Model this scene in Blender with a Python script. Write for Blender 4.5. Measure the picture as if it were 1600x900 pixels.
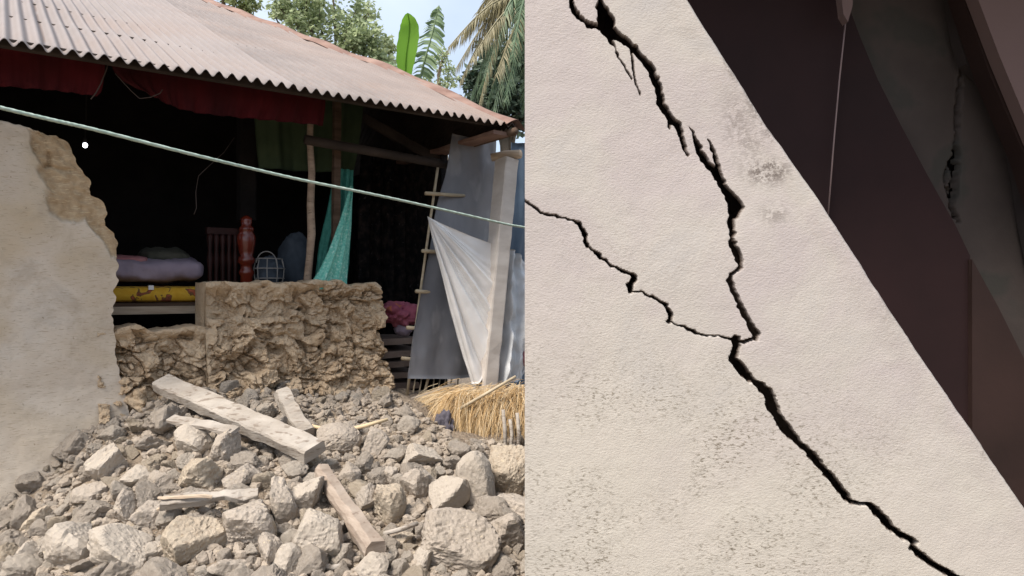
import bpy, bmesh, math, random
import numpy as np
from mathutils import Vector, Matrix

random.seed(7)
RNG = np.random.default_rng(7)
for o in list(bpy.data.objects):
    bpy.data.objects.remove(o)
scene = bpy.context.scene
COL = scene.collection
R = math.radians

# ------------------------------------------------------------------ camera, sky, sun, exposure
F = 1110.0
CAMZ = 1.5
cd = bpy.data.cameras.new('camera')
cam = bpy.data.objects.new('camera', cd)
COL.objects.link(cam)
cam.location = (0, 0, CAMZ)
cam.rotation_euler = (R(90), 0, 0)
cd.sensor_width = 36
cd.lens = F / 1600 * 36
cd.clip_start = 0.05
cd.clip_end = 2000
scene.camera = cam

SUN_EL, SUN_AZ = 55, -138        # azimuth clockwise from +Y (direction the light comes from)
world = bpy.data.worlds.new('World')
scene.world = world
world.use_nodes = True
wn, wl = world.node_tree.nodes, world.node_tree.links
bg = wn['Background']
sky = wn.new('ShaderNodeTexSky')
sky.sky_type = 'NISHITA'
sky.sun_disc = False
sky.sun_elevation = R(SUN_EL)
sky.sun_rotation = R(SUN_AZ)
sky.air_density = 1.0
sky.dust_density = 3.0
veil = wn.new('ShaderNodeMix'); veil.data_type = 'RGBA'
tcw = wn.new('ShaderNodeTexCoord'); nz_ = wn.new('ShaderNodeTexNoise'); nz_.inputs['Scale'].default_value = 3.0; nz_.inputs['Detail'].default_value = 5
rw = wn.new('ShaderNodeValToRGB'); rw.color_ramp.elements[0].position = 0.38; rw.color_ramp.elements[0].color = (0.45, 0.45, 0.45, 1); rw.color_ramp.elements[1].position = 0.66; rw.color_ramp.elements[1].color = (0.85, 0.85, 0.85, 1)
wl.new(tcw.outputs['Generated'], nz_.inputs['Vector']); wl.new(nz_.outputs[0], rw.inputs[0]); wl.new(rw.outputs[0], veil.inputs[0])
wl.new(sky.outputs[0], veil.inputs[6]); veil.inputs[7].default_value = (4.9, 5.5, 6.3, 1)      # thin bright cloud
wl.new(veil.outputs[2], bg.inputs[0])
bg.inputs[1].default_value = 0.105
sd = bpy.data.lights.new('sun', 'SUN')
sun = bpy.data.objects.new('sun', sd)
COL.objects.link(sun)
sd.energy = 3.0
sd.angle = R(18)
sd.color = (1.0, 0.93, 0.84)
dv = Vector((math.sin(R(SUN_AZ)) * math.cos(R(SUN_EL)), math.cos(R(SUN_AZ)) * math.cos(R(SUN_EL)), math.sin(R(SUN_EL))))
sun.rotation_euler = dv.to_track_quat('Z', 'Y').to_euler()
sun.location = dv * 20
vs = scene.view_settings
vs.view_transform = 'Standard'
vs.look = 'None'
vs.gamma = 1
vs.exposure = 0.98
vs.use_curve_mapping = False

# ------------------------------------------------------------------ numpy noise
def _hash(ix, iy, iz, seed):
    with np.errstate(over='ignore'):
        h = (ix.astype(np.int64) * 374761393 + iy.astype(np.int64) * 668265263 + iz.astype(np.int64) * 2147483647 + seed * 974634777)
        h = (h ^ (h >> 13)) * 1274126177
        h = h ^ (h >> 16)
        h = (h * 2246822519) ^ (h >> 11)
    return (h & 0xFFFFFF).astype(np.float64) / 0xFFFFFF

def vnoise(p, seed=0):
    i = np.floor(p).astype(np.int64)
    f = p - i
    f = f * f * (3 - 2 * f)
    r = 0
    for dx in (0, 1):
        for dy in (0, 1):
            for dz in (0, 1):
                w = (f[:, 0] if dx else 1 - f[:, 0]) * (f[:, 1] if dy else 1 - f[:, 1]) * (f[:, 2] if dz else 1 - f[:, 2])
                r = r + w * _hash(i[:, 0] + dx, i[:, 1] + dy, i[:, 2] + dz, seed)
    return r * 2 - 1

def fbm(p, octv=4, seed=0, gain=0.5):
    a, r, q = 1.0, 0.0, np.array(p, float)
    for k in range(octv):
        r = r + a * vnoise(q, seed + k * 17)
        q = q * 2.03 + 5.1
        a *= gain
    return r

def worley(p, seed=0):
    """distance to nearest and second feature point, id value of the nearest cell"""
    i = np.floor(p).astype(np.int64)
    d1 = np.full(len(p), 9.0); d2 = np.full(len(p), 9.0); cid = np.zeros(len(p))
    for dx in (-1, 0, 1):
        for dy in (-1, 0, 1):
            for dz in (-1, 0, 1):
                c = i + np.array([dx, dy, dz])
                fx = _hash(c[:, 0], c[:, 1], c[:, 2], seed + 1)
                fy = _hash(c[:, 0], c[:, 1], c[:, 2], seed + 2)
                fz = _hash(c[:, 0], c[:, 1], c[:, 2], seed + 3)
                q = c + np.stack([fx, fy, fz], 1)
                d = np.sqrt(((q - p) ** 2).sum(1))
                v = _hash(c[:, 0], c[:, 1], c[:, 2], seed + 4)
                near = d < d1
                d2 = np.where(near, d1, np.minimum(d2, d))
                cid = np.where(near, v, cid)
                d1 = np.where(near, d, d1)
    return d1, d2, cid

def sstep(a, b, x):
    t = np.clip((x - a) / (b - a), 0, 1)
    return t * t * (3 - 2 * t)

# ------------------------------------------------------------------ frames
D1 = np.array([1540.0, 1110.0]); D1 /= np.linalg.norm(D1)     # along the eave, to the right and away
NN = np.array([-D1[1], D1[0]])                                # into the house
P0 = np.array([-0.7207 * 3.4, 3.4])
EAVEZ = CAMZ + 388 / F * 3.4
SLOPE = math.tan(R(24.4))

def H(s, o, z):
    """house frame (along eave, into house, height) to world"""
    return (P0[0] + s * D1[0] + o * NN[0], P0[1] + s * D1[1] + o * NN[1], z)

def ray(px, py):
    return np.array([(px - 800) / F, 1.0, (450 - py) / F])

def U(px, py, o):
    """where the sight line meets the upright plane at offset o; returns (s, z)"""
    d = ray(px, py)
    t = (P0 @ NN + o) / (d[:2] @ NN)
    p = d * t
    return float((p[:2] - P0) @ D1), float(CAMZ + p[2])

def UH(px, py, o):
    s, z = U(px, py, o)
    return Vector(H(s, o, z))

def AT(px, py, y):
    d = ray(px, py) * y
    return Vector((d[0], d[1], d[2] + CAMZ))

# ------------------------------------------------------------------ materials
def mk(name):
    m = bpy.data.materials.new(name)
    m.use_nodes = True
    return m, m.node_tree.nodes, m.node_tree.links, m.node_tree.nodes['Principled BSDF']

def coords(n, l, scale=(1, 1, 1), rnd=True, rot=(0, 0, 0)):
    tc = n.new('ShaderNodeTexCoord')
    mp = n.new('ShaderNodeMapping')
    mp.inputs['Scale'].default_value = scale
    mp.inputs['Rotation'].default_value = rot
    if rnd:
        oi = n.new('ShaderNodeObjectInfo')
        ad = n.new('ShaderNodeVectorMath'); ad.operation = 'MULTIPLY_ADD'
        cb = n.new('ShaderNodeCombineXYZ')
        for k in range(3):
            l.new(oi.outputs['Random'], cb.inputs[k])
        ad.inputs[1].default_value = (13.1, 7.7, 19.3)
        l.new(cb.outputs[0], ad.inputs[0])
        l.new(tc.outputs['Object'], ad.inputs[2])
        l.new(ad.outputs[0], mp.inputs[0])
    else:
        l.new(tc.outputs['Object'], mp.inputs[0])
    return mp.outputs[0]

def noise(n, l, vec, scale, detail=5, rough=0.55, dist=0.0):
    t = n.new('ShaderNodeTexNoise')
    t.inputs['Scale'].default_value = scale
    t.inputs['Detail'].default_value = detail
    t.inputs['Roughness'].default_value = rough
    t.inputs['Distortion'].default_value = dist
    l.new(vec, t.inputs['Vector'])
    return t.outputs[0]

def ramp(n, l, fac, stops):
    r = n.new('ShaderNodeValToRGB')
    cr = r.color_ramp
    while len(cr.elements) < len(stops):
        cr.elements.new(0.5)
    for e, (p, c) in zip(cr.elements, stops):
        e.position = p
        e.color = (*c, 1) if len(c) == 3 else c
    l.new(fac, r.inputs[0])
    return r.outputs[0]

def mix(n, l, fac, a, b, mode='MIX'):
    m = n.new('ShaderNodeMix'); m.data_type = 'RGBA'; m.blend_type = mode
    if isinstance(fac, (int, float)): m.inputs[0].default_value = fac
    else: l.new(fac, m.inputs[0])
    for k, v in ((6, a), (7, b)):
        if isinstance(v, tuple): m.inputs[k].default_value = (*v, 1)
        else: l.new(v, m.inputs[k])
    return m.outputs[2]

def bump(n, l, b, h, strength, dist, prev=None):
    u = n.new('ShaderNodeBump')
    u.inputs['Strength'].default_value = strength
    u.inputs['Distance'].default_value = dist
    l.new(h, u.inputs['Height'])
    if prev: l.new(prev, u.inputs['Normal'])
    l.new(u.outputs[0], b.inputs['Normal'])
    return u.outputs[0]

def simple(name, a, b, scale=6, rough=0.9, bs=0.5, bd=0.004, bscale=40, stretch=(1, 1, 1), spots=None, spec=0.2, lo=0.3, hi=0.7):
    m, n, l, p = mk(name)
    v = coords(n, l, stretch)
    f = noise(n, l, v, scale)
    c = ramp(n, l, f, [(lo, a), (hi, b)])
    if spots:
        sc, th, colr, amt = spots
        f2 = noise(n, l, v, sc, 3, 0.6)
        c = mix(n, l, ramp(n, l, f2, [(th, (0, 0, 0)), (th + 0.08, (amt,) * 3)]), c, colr)
    l.new(c, p.inputs['Base Color'])
    p.inputs['Roughness'].default_value = rough
    p.inputs['Specular IOR Level'].default_value = spec
    bump(n, l, p, noise(n, l, v, bscale, 6, 0.65), bs, bd)
    return m

def earth(name, a, b, dark, bscale=60, bd=0.01, spk=1.0, lump=True):
    """dry straw mixed mud: broad tone, dark crumbs, pale grit, short straw marks"""
    m, n, l, p = mk(name)
    v = coords(n, l)
    c = ramp(n, l, noise(n, l, v, 5, 5, 0.6), [(0.3, a), (0.7, b)])
    f2 = noise(n, l, v, 34, 4, 0.7)
    c = mix(n, l, ramp(n, l, f2, [(0.56, (0, 0, 0)), (0.68, (0.55 * spk,) * 3)]), c, dark)
    vs_ = coords(n, l, (1, 1, 4), rot=(0.4, 0.7, 0.2))
    f3 = noise(n, l, vs_, 38, 2, 0.6)
    c = mix(n, l, ramp(n, l, f3, [(0.64, (0, 0, 0)), (0.7, (0.5 * spk,) * 3)]), c, (0.62, 0.52, 0.36))
    l.new(c, p.inputs['Base Color'])
    p.inputs['Roughness'].default_value = 0.95
    p.inputs['Specular IOR Level'].default_value = 0.1
    b1 = bump(n, l, p, noise(n, l, v, bscale, 8, 0.7), 0.7, bd)
    if lump:
        vo = n.new('ShaderNodeTexVoronoi'); vo.inputs['Scale'].default_value = 45
        l.new(v, vo.inputs['Vector'])
        bump(n, l, p, vo.outputs[0], 0.45, bd, b1)
    return m

M = {}
M['rubble'] = earth('rubble_mud', (0.31, 0.265, 0.22), (0.41, 0.355, 0.30), (0.20, 0.16, 0.125), 55, 0.012)
M['crumb'] = earth('mud_crumb', (0.27, 0.225, 0.18), (0.39, 0.33, 0.27), (0.17, 0.135, 0.105), 55, 0.01)  # darker than the lumps, putting gap shade into the crumb colour
M['rubble_warm'] = earth('rubble_mud_straw', (0.34, 0.28, 0.215), (0.44, 0.375, 0.295), (0.22, 0.15, 0.10), 55, 0.014)
M['rubble_pale'] = earth('rubble_mud_plastered', (0.345, 0.30, 0.25), (0.44, 0.385, 0.325), (0.27, 0.22, 0.18), 70, 0.008, 0.7)
M['dirt'] = earth('loose_dirt', (0.20, 0.155, 0.115), (0.31, 0.25, 0.19), (0.08, 0.062, 0.046), 40, 0.03)  # dirt darkened so the shade between lumps sits in its colour
M['broken'] = earth('broken_mud_wall', (0.43, 0.315, 0.205), (0.55, 0.43, 0.30), (0.22, 0.145, 0.09), 70, 0.012)
M['wood_old'] = simple('weathered_timber', (0.29, 0.25, 0.21), (0.45, 0.405, 0.355), 5, 0.9, 0.9, 0.006, 34, (1, 1, 5), (14, 0.56, (0.16, 0.12, 0.09), 0.7))
M['post'] = simple('pale_planed_timber', (0.44, 0.39, 0.345), (0.60, 0.55, 0.50), 4, 0.85, 0.4, 0.003, 30, (1, 1, 3))
M['wood_tan'] = simple('split_timber', (0.36, 0.27, 0.19), (0.56, 0.45, 0.34), 4, 0.85, 0.6, 0.003, 30, (1, 1, 9))
M['wood_mid'] = simple('dusty_brown_timber', (0.24, 0.185, 0.145), (0.42, 0.35, 0.29), 6, 0.85, 0.7, 0.004, 30, (1, 1, 6), (18, 0.6, (0.17, 0.12, 0.09), 0.6))
M['wood_brown'] = simple('brown_timber', (0.07, 0.045, 0.03), (0.13, 0.085, 0.06), 5, 0.8, 0.6, 0.003, 40, (1, 1, 6))
M['wood_red'] = simple('red_lacquered_timber', (0.10, 0.014, 0.007), (0.16, 0.022, 0.010), 6, 0.25, 0.2, 0.001, 40, spec=0.6)
M['wood_dim'] = simple('dark_varnished_timber', (0.018, 0.005, 0.004), (0.032, 0.009, 0.007), 6, 0.5)
M['pole'] = simple('peeled_pole', (0.20, 0.14, 0.10), (0.36, 0.27, 0.20), 9, 0.8, 0.6, 0.003, 40, (1, 1, 3), (25, 0.6, (0.10, 0.07, 0.05), 0.6))
M['bamboo'] = simple('dry_bamboo', (0.34, 0.27, 0.18), (0.50, 0.42, 0.30), 9, 0.6, 0.4, 0.002, 40, (1, 1, 3))
M['dark'] = simple('shade_dark_mud_wall', (0.010, 0.009, 0.009), (0.022, 0.018, 0.017), 4, 0.95, 0.4, 0.01, 20)  # near black: the gloom of the room is put into the colour
M['dark_weave'] = simple('shade_dark_woven_wall', (0.006, 0.006, 0.007), (0.045, 0.032, 0.028), 14, 0.9, 0.4, 0.01, 30, (1, 1, 1), (24, 0.63, (0.08, 0.07, 0.075), 0.7), lo=0.45, hi=0.75)  # interior shade put into the dark tones of the weave
M['curtain'] = simple('dark_red_cloth', (0.028, 0.003, 0.004), (0.07, 0.005, 0.007), 5, 0.9, 0.3, 0.002, 60, (1, 1, 0.3))
M['green_cloth'] = simple('dark_green_cloth', (0.035, 0.055, 0.030), (0.06, 0.085, 0.045), 5, 0.9, 0.3, 0.002, 60)
M['net'] = simple('teal_netting', (0.08, 0.36, 0.29), (0.25, 0.58, 0.48), 60, 0.8, 0.6, 0.002, 120, (1, 1, 1), (60, 0.58, (0.45, 0.62, 0.56), 0.8))
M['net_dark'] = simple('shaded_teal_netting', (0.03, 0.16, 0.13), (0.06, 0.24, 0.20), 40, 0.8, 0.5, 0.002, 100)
M['grey_sheet'] = simple('grey_plastic_sheet', (0.17, 0.175, 0.195), (0.27, 0.27, 0.285), 3, 0.6, 0.3, 0.003, 18, (1, 1, 0.5), (5, 0.56, (0.36, 0.36, 0.37), 0.4))
M['white_tarp'] = simple('white_woven_tarp', (0.72, 0.70, 0.68), (0.84, 0.82, 0.80), 5, 0.6, 0.3, 0.003, 30)
M['clear_tarp'] = simple('milky_plastic', (0.40, 0.42, 0.44), (0.64, 0.64, 0.64), 5, 0.4, 0.4, 0.006, 14)
M['blue_sheet'] = simple('blue_grey_sheet', (0.055, 0.085, 0.13), (0.10, 0.14, 0.19), 4, 0.6, 0.3, 0.004, 18)
M['quilt_grey'] = simple('mauve_quilt', (0.20, 0.16, 0.21), (0.34, 0.28, 0.33), 4, 0.9, 0.4, 0.004, 30)
M['quilt_pink'] = simple('pink_quilt', (0.32, 0.12, 0.13), (0.42, 0.20, 0.20), 6, 0.9, 0.4, 0.004, 30)
M['cloth_dim'] = simple('olive_blanket', (0.06, 0.06, 0.045), (0.12, 0.11, 0.085), 8, 0.9, 0.4, 0.004, 30)
M['blue_cloth'] = simple('slate_cloth', (0.035, 0.045, 0.06), (0.07, 0.085, 0.105), 6, 0.9, 0.4, 0.004, 30)
M['pink_cloth'] = simple('magenta_cloth', (0.30, 0.07, 0.12), (0.40, 0.14, 0.18), 9, 0.9, 0.4, 0.004, 30, (1, 1, 1), (12, 0.6, (0.55, 0.2, 0.05), 0.7))
M['dark_cloth'] = simple('charcoal_cloth', (0.06, 0.055, 0.065), (0.11, 0.10, 0.12), 8, 0.9, 0.5, 0.006, 30)
M['rope'] = simple('pale_green_rope', (0.30, 0.40, 0.34), (0.46, 0.54, 0.48), 40, 0.8, 0.6, 0.002, 120)
M['wire'] = simple('grey_wire', (0.2, 0.19, 0.18), (0.32, 0.3, 0.28), 9, 0.6)
M['cord'] = simple('brown_cord', (0.05, 0.04, 0.035), (0.09, 0.07, 0.06), 9, 0.8)
M['tile'] = simple('stacked_clay_sheets', (0.18, 0.135, 0.11), (0.30, 0.235, 0.20), 8, 0.9, 0.5, 0.005, 30)
M['bark'] = simple('tree_bark', (0.10, 0.08, 0.06), (0.20, 0.16, 0.12), 8, 0.95, 0.8, 0.01, 20)
M['straw'] = simple('dry_straw', (0.36, 0.225, 0.10), (0.56, 0.39, 0.20), 3, 0.8, 0.1, 0.001, 60)
M['straw_pale'] = simple('bleached_straw', (0.55, 0.42, 0.26), (0.70, 0.57, 0.38), 3, 0.8, 0.1, 0.001, 60)

def yellow_mat():
    m, n, l, p = mk('yellow_printed_sheet')
    v = coords(n, l)
    c = ramp(n, l, noise(n, l, v, 14, 3, 0.5, 1.0), [(0.38, (0.55, 0.30, 0.015)), (0.56, (0.60, 0.36, 0.03)), (0.60, (0.10, 0.045, 0.02)), (0.7, (0.45, 0.10, 0.04))])
    l.new(c, p.inputs['Base Color']); p.inputs['Roughness'].default_value = 0.85
    return m
M['yellow'] = yellow_mat()

def roof_mat():
    m, n, l, p = mk('corrugated_iron')
    v = coords(n, l, rnd=False)
    c = ramp(n, l, noise(n, l, v, 2.2, 5, 0.6), [(0.3, (0.155, 0.132, 0.122)), (0.7, (0.235, 0.203, 0.188))])
    vs2 = coords(n, l, (10, 10, 1), rnd=False)
    c = mix(n, l, ramp(n, l, noise(n, l, vs2, 2.5, 4, 0.6), [(0.5, (0, 0, 0)), (0.75, (0.5,) * 3)]), c, (0.19, 0.128, 0.10))
    c = mix(n, l, ramp(n, l, noise(n, l, v, 60, 2, 0.5), [(0.66, (0, 0, 0)), (0.72, (0.7,) * 3)]), c, (0.14, 0.09, 0.07))
    sh = n.new('ShaderNodeAttribute'); sh.attribute_name = 'sheet'
    c = mix(n, l, sh.outputs['Fac'], c, (0.29, 0.25, 0.235))
    nl_ = n.new('ShaderNodeAttribute'); nl_.attribute_name = 'nail'
    c = mix(n, l, nl_.outputs['Fac'], c, (0.12, 0.075, 0.05))
    at = n.new('ShaderNodeAttribute'); at.attribute_name = 'rust'
    c = mix(n, l, at.outputs['Fac'], c, (0.26, 0.175, 0.13))
    l.new(c, p.inputs['Base Color'])
    p.inputs['Roughness'].default_value = 0.6
    p.inputs['Metallic'].default_value = 0.0
    p.inputs['Specular IOR Level'].default_value = 0.35
    bump(n, l, p, noise(n, l, v, 45, 5, 0.7), 0.3, 0.003)
    return m
M['roof'] = roof_mat()
M['roof_shade'] = simple('shaded_iron_underside', (0.03, 0.024, 0.02), (0.06, 0.045, 0.038), 5, 0.8, 0.5, 0.003, 40)  # shade under the roof put into the colour of underside and rafters
M['rust'] = simple('rusty_iron', (0.16, 0.09, 0.07), (0.30, 0.20, 0.16), 5, 0.75, 0.5, 0.003, 40)

def plaster_mat():
    """mud plaster of the standing wall: smooth skin, peeled patch exposes straw and mud (attribute peel)"""
    m, n, l, p = mk('mud_plaster')
    v = coords(n, l, rnd=False)
    c = ramp(n, l, noise(n, l, v, 2.2, 5, 0.6), [(0.28, (0.50, 0.42, 0.335)), (0.52, (0.57, 0.495, 0.41)), (0.75, (0.55, 0.505, 0.45))])
    c = mix(n, l, ramp(n, l, noise(n, l, v, 1.1, 3, 0.6, 0.6), [(0.44, (0, 0, 0)), (0.62, (0.75,) * 3)]), c, (0.47, 0.375, 0.255))
    c = mix(n, l, ramp(n, l, noise(n, l, v, 4.5, 6, 0.7, 0.4), [(0.5, (0, 0, 0)), (0.68, (0.55,) * 3)]), c, (0.36, 0.295, 0.225))
    # fine straw flecks in two directions
    va = coords(n, l, (1, 1, 7), rnd=False, rot=(0.5, 0.9, 0.1))
    vb = coords(n, l, (1, 1, 6), rnd=False, rot=(-0.6, -0.8, 0.6))
    for vv in (va, vb):
        c = mix(n, l, ramp(n, l, noise(n, l, vv, 26, 2, 0.5), [(0.62, (0, 0, 0)), (0.68, (0.42,) * 3)]), c, (0.30, 0.235, 0.16))
    c = mix(n, l, ramp(n, l, noise(n, l, v, 60, 2, 0.5), [(0.70, (0, 0, 0)), (0.74, (0.6,) * 3)]), c, (0.2, 0.15, 0.10))
    at = n.new('ShaderNodeAttribute'); at.attribute_name = 'peel'
    pc = ramp(n, l, noise(n, l, v, 16, 5, 0.65), [(0.3, (0.29, 0.20, 0.115)), (0.7, (0.47, 0.36, 0.235))])
    pc = mix(n, l, ramp(n, l, noise(n, l, va, 26, 2, 0.5), [(0.58, (0, 0, 0)), (0.66, (0.6,) * 3)]), pc, (0.60, 0.48, 0.32))
    c = mix(n, l, at.outputs['Fac'], c, pc)
    l.new(c, p.inputs['Base Color'])
    p.inputs['Roughness'].default_value = 0.95
    p.inputs['Specular IOR Level'].default_value = 0.1
    b1 = bump(n, l, p, noise(n, l, v, 22, 6, 0.6), 0.3, 0.006)
    bump(n, l, p, noise(n, l, va, 30, 3, 0.6), 0.5, 0.004, b1)
    return m
M['plaster'] = plaster_mat()

def cracked_mat():
    m, n, l, p = mk('painted_cement_render')
    v = coords(n, l, rnd=False)
    c = ramp(n, l, noise(n, l, v, 2.6, 4, 0.55, 0.4), [(0.25, (0.405, 0.368, 0.345)), (0.45, (0.41, 0.365, 0.35)), (0.6, (0.43, 0.395, 0.36)), (0.8, (0.385, 0.362, 0.35))])
    lw = n.new('ShaderNodeAttribute'); lw.attribute_name = 'cream'
    c = mix(n, l, lw.outputs['Fac'], c, (0.49, 0.45, 0.385))
    # sparse dark pitting, drawn out along the trowel strokes, in patches low on the wall (attribute low)
    at = n.new('ShaderNodeAttribute'); at.attribute_name = 'low'
    vt = coords(n, l, (1, 1, 2.3), rnd=False, rot=(0, 0.35, 0))
    patch = noise(n, l, v, 5.5, 3, 0.6)
    pm = ramp(n, l, patch, [(0.36, (0, 0, 0)), (0.60, (1, 1, 1))])
    lm = mix(n, l, 1.0, pm, at.outputs['Color'], 'MULTIPLY')
    dots = ramp(n, l, noise(n, l, vt, 62, 6, 0.75), [(0.53, (0, 0, 0)), (0.60, (1, 1, 1))])
    f = mix(n, l, 1.0, dots, lm, 'MULTIPLY')
    f2 = n.new('ShaderNodeMath'); f2.operation = 'MULTIPLY'; f2.inputs[1].default_value = 0.95
    l.new(f, f2.inputs[0])
    c = mix(n, l, f2.outputs[0], c, (0.17, 0.145, 0.11))
    dots2 = ramp(n, l, noise(n, l, vt, 95, 4, 0.7), [(0.56, (0, 0, 0)), (0.66, (0.42,) * 3)])
    c = mix(n, l, dots2, c, (0.36, 0.30, 0.26))
    st = n.new('ShaderNodeAttribute'); st.attribute_name = 'stain'
    sf = mix(n, l, 1.0, ramp(n, l, noise(n, l, v, 60, 4, 0.7), [(0.42, (0, 0, 0)), (0.56, (1, 1, 1))]), st.outputs['Color'], 'MULTIPLY')
    c = mix(n, l, sf, c, (0.17, 0.145, 0.13))
    sc = n.new('ShaderNodeAttribute'); sc.attribute_name = 'core'
    c = mix(n, l, sc.outputs['Fac'], c, (0.07, 0.05, 0.04))  # shade of the gap put into the colour of the crack walls
    l.new(c, p.inputs['Base Color'])
    p.inputs['Roughness'].default_value = 0.75
    p.inputs['Specular IOR Level'].default_value = 0.25
    vd = coords(n, l, (1, 1, 1.9), rnd=False, rot=(0, -0.5, 0))
    b1 = bump(n, l, p, noise(n, l, vd, 95, 4, 0.7), 0.75, 0.003)
    bump(n, l, p, noise(n, l, v, 7, 3, 0.4), 0.22, 0.02, b1)
    return m
M['cracked'] = cracked_mat()
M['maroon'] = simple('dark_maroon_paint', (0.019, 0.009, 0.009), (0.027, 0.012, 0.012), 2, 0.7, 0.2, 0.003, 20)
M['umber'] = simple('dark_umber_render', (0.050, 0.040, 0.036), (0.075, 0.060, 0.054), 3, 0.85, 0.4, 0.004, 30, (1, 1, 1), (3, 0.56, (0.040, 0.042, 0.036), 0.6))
M['umber_dark'] = simple('umber_render_dark', (0.035, 0.028, 0.027), (0.05, 0.04, 0.037), 3, 0.85, 0.4, 0.004, 30)  # darker tone than the plain umber render
M['mauve'] = simple('dusky_mauve_paint', (0.145, 0.098, 0.09), (0.165, 0.112, 0.103), 2, 0.8, 0.2, 0.003, 30)
M['trim'] = simple('pale_edge_trim', (0.22, 0.16, 0.155), (0.30, 0.22, 0.21), 6, 0.6, 0.2, 0.001, 30)
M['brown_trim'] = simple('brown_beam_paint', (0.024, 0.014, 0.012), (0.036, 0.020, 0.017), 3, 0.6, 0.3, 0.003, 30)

def leaf_mat(name, a, b, tr=0.35, back=None):
    m, n, l, p = mk(name)
    g = n.new('ShaderNodeNewGeometry')
    c = ramp(n, l, g.outputs['Random Per Island'], [(0.0, a), (1.0, b)])
    l.new(c, p.inputs['Base Color'])
    p.inputs['Roughness'].default_value = 0.55
    t = n.new('ShaderNodeBsdfTranslucent')
    l.new(c, t.inputs[0])
    ms = n.new('ShaderNodeMixShader'); ms.inputs[0].default_value = tr
    l.new(p.outputs[0], ms.inputs[1]); l.new(t.outputs[0], ms.inputs[2])
    l.new(ms.outputs[0], n['Material Output'].inputs[0])
    return m
M['leaf'] = leaf_mat('broadleaf_foliage', (0.24, 0.30, 0.15), (0.55, 0.62, 0.38), 0.5)
M['leaf_b'] = leaf_mat('yellowish_foliage', (0.20, 0.26, 0.10), (0.46, 0.50, 0.26), 0.5)
M['leaf_dark'] = leaf_mat('dark_foliage', (0.035, 0.065, 0.045), (0.13, 0.18, 0.12), 0.3)
M['frond'] = leaf_mat('palm_frond', (0.08, 0.15, 0.09), (0.24, 0.32, 0.18), 0.4)
M['frond_dry'] = leaf_mat('dry_palm_frond', (0.20, 0.18, 0.10), (0.36, 0.32, 0.19), 0.3)
M['banana'] = leaf_mat('banana_leaf_bright', (0.20, 0.44, 0.04), (0.26, 0.50, 0.06), 0.55)
M['banana_b'] = leaf_mat('banana_leaf_dull', (0.17, 0.25, 0.12), (0.26, 0.35, 0.19), 0.35)
M['banana_stem'] = simple('banana_stem', (0.30, 0.32, 0.08), (0.45, 0.42, 0.14), 8, 0.6)

def lamp_mat():
    m, n, l, p = mk('lit_bulb_glass')
    p.inputs['Emission Color'].default_value = (0.9, 0.95, 1, 1)
    p.inputs['Emission Strength'].default_value = 6
    return m
M['bulb'] = lamp_mat()

# ------------------------------------------------------------------ objects helpers
def tag(o, label=None, cat=None, group=None, kind=None):
    if label: o['label'] = label
    if cat: o['category'] = cat
    if group: o['group'] = group
    if kind: o['kind'] = kind
    return o

def empty(name, loc, label, cat, group=None):
    o = bpy.data.objects.new(name, None)
    COL.objects.link(o)
    o.location = loc
    o.empty_display_size = 0.1
    return tag(o, label, cat, group)

def world_origin(o):
    v = Vector((0, 0, 0))
    while o is not None:
        v += Vector(o.location); o = o.parent
    return v

def link(name, verts, faces, mat, parent=None, origin=None, smooth=True, attrs=None, mats=None, fmat=None):
    """verts in world space; the mesh origin goes to `origin` (default: base centre)"""
    v = np.asarray([tuple(q) for q in verts], float) if not isinstance(verts, np.ndarray) else verts.astype(float)
    if origin is None:
        origin = np.array([(v[:, 0].min() + v[:, 0].max()) / 2, (v[:, 1].min() + v[:, 1].max()) / 2, v[:, 2].min()])
    origin = np.array(tuple(origin))
    me = bpy.data.meshes.new(name)
    fl = faces.tolist() if isinstance(faces, np.ndarray) else [list(f) for f in faces]
    me.from_pydata((v - origin).tolist(), [], fl)
    if mats:
        for mm in mats: me.materials.append(mm)
        me.polygons.foreach_set('material_index', fmat)
    else:
        me.materials.append(mat)
    if smooth:
        me.polygons.foreach_set('use_smooth', [True] * len(me.polygons))
    if attrs:
        for k, a in attrs.items():
            at = me.attributes.new(k, 'FLOAT', 'POINT')
            at.data.foreach_set('value', np.asarray(a, float))
    me.update()
    o = bpy.data.objects.new(name, me)
    COL.objects.link(o)
    if parent is not None:
        o.parent = parent
        o.location = Vector(origin) - world_origin(parent)
    else:
        o.location = origin
    return o

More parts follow.
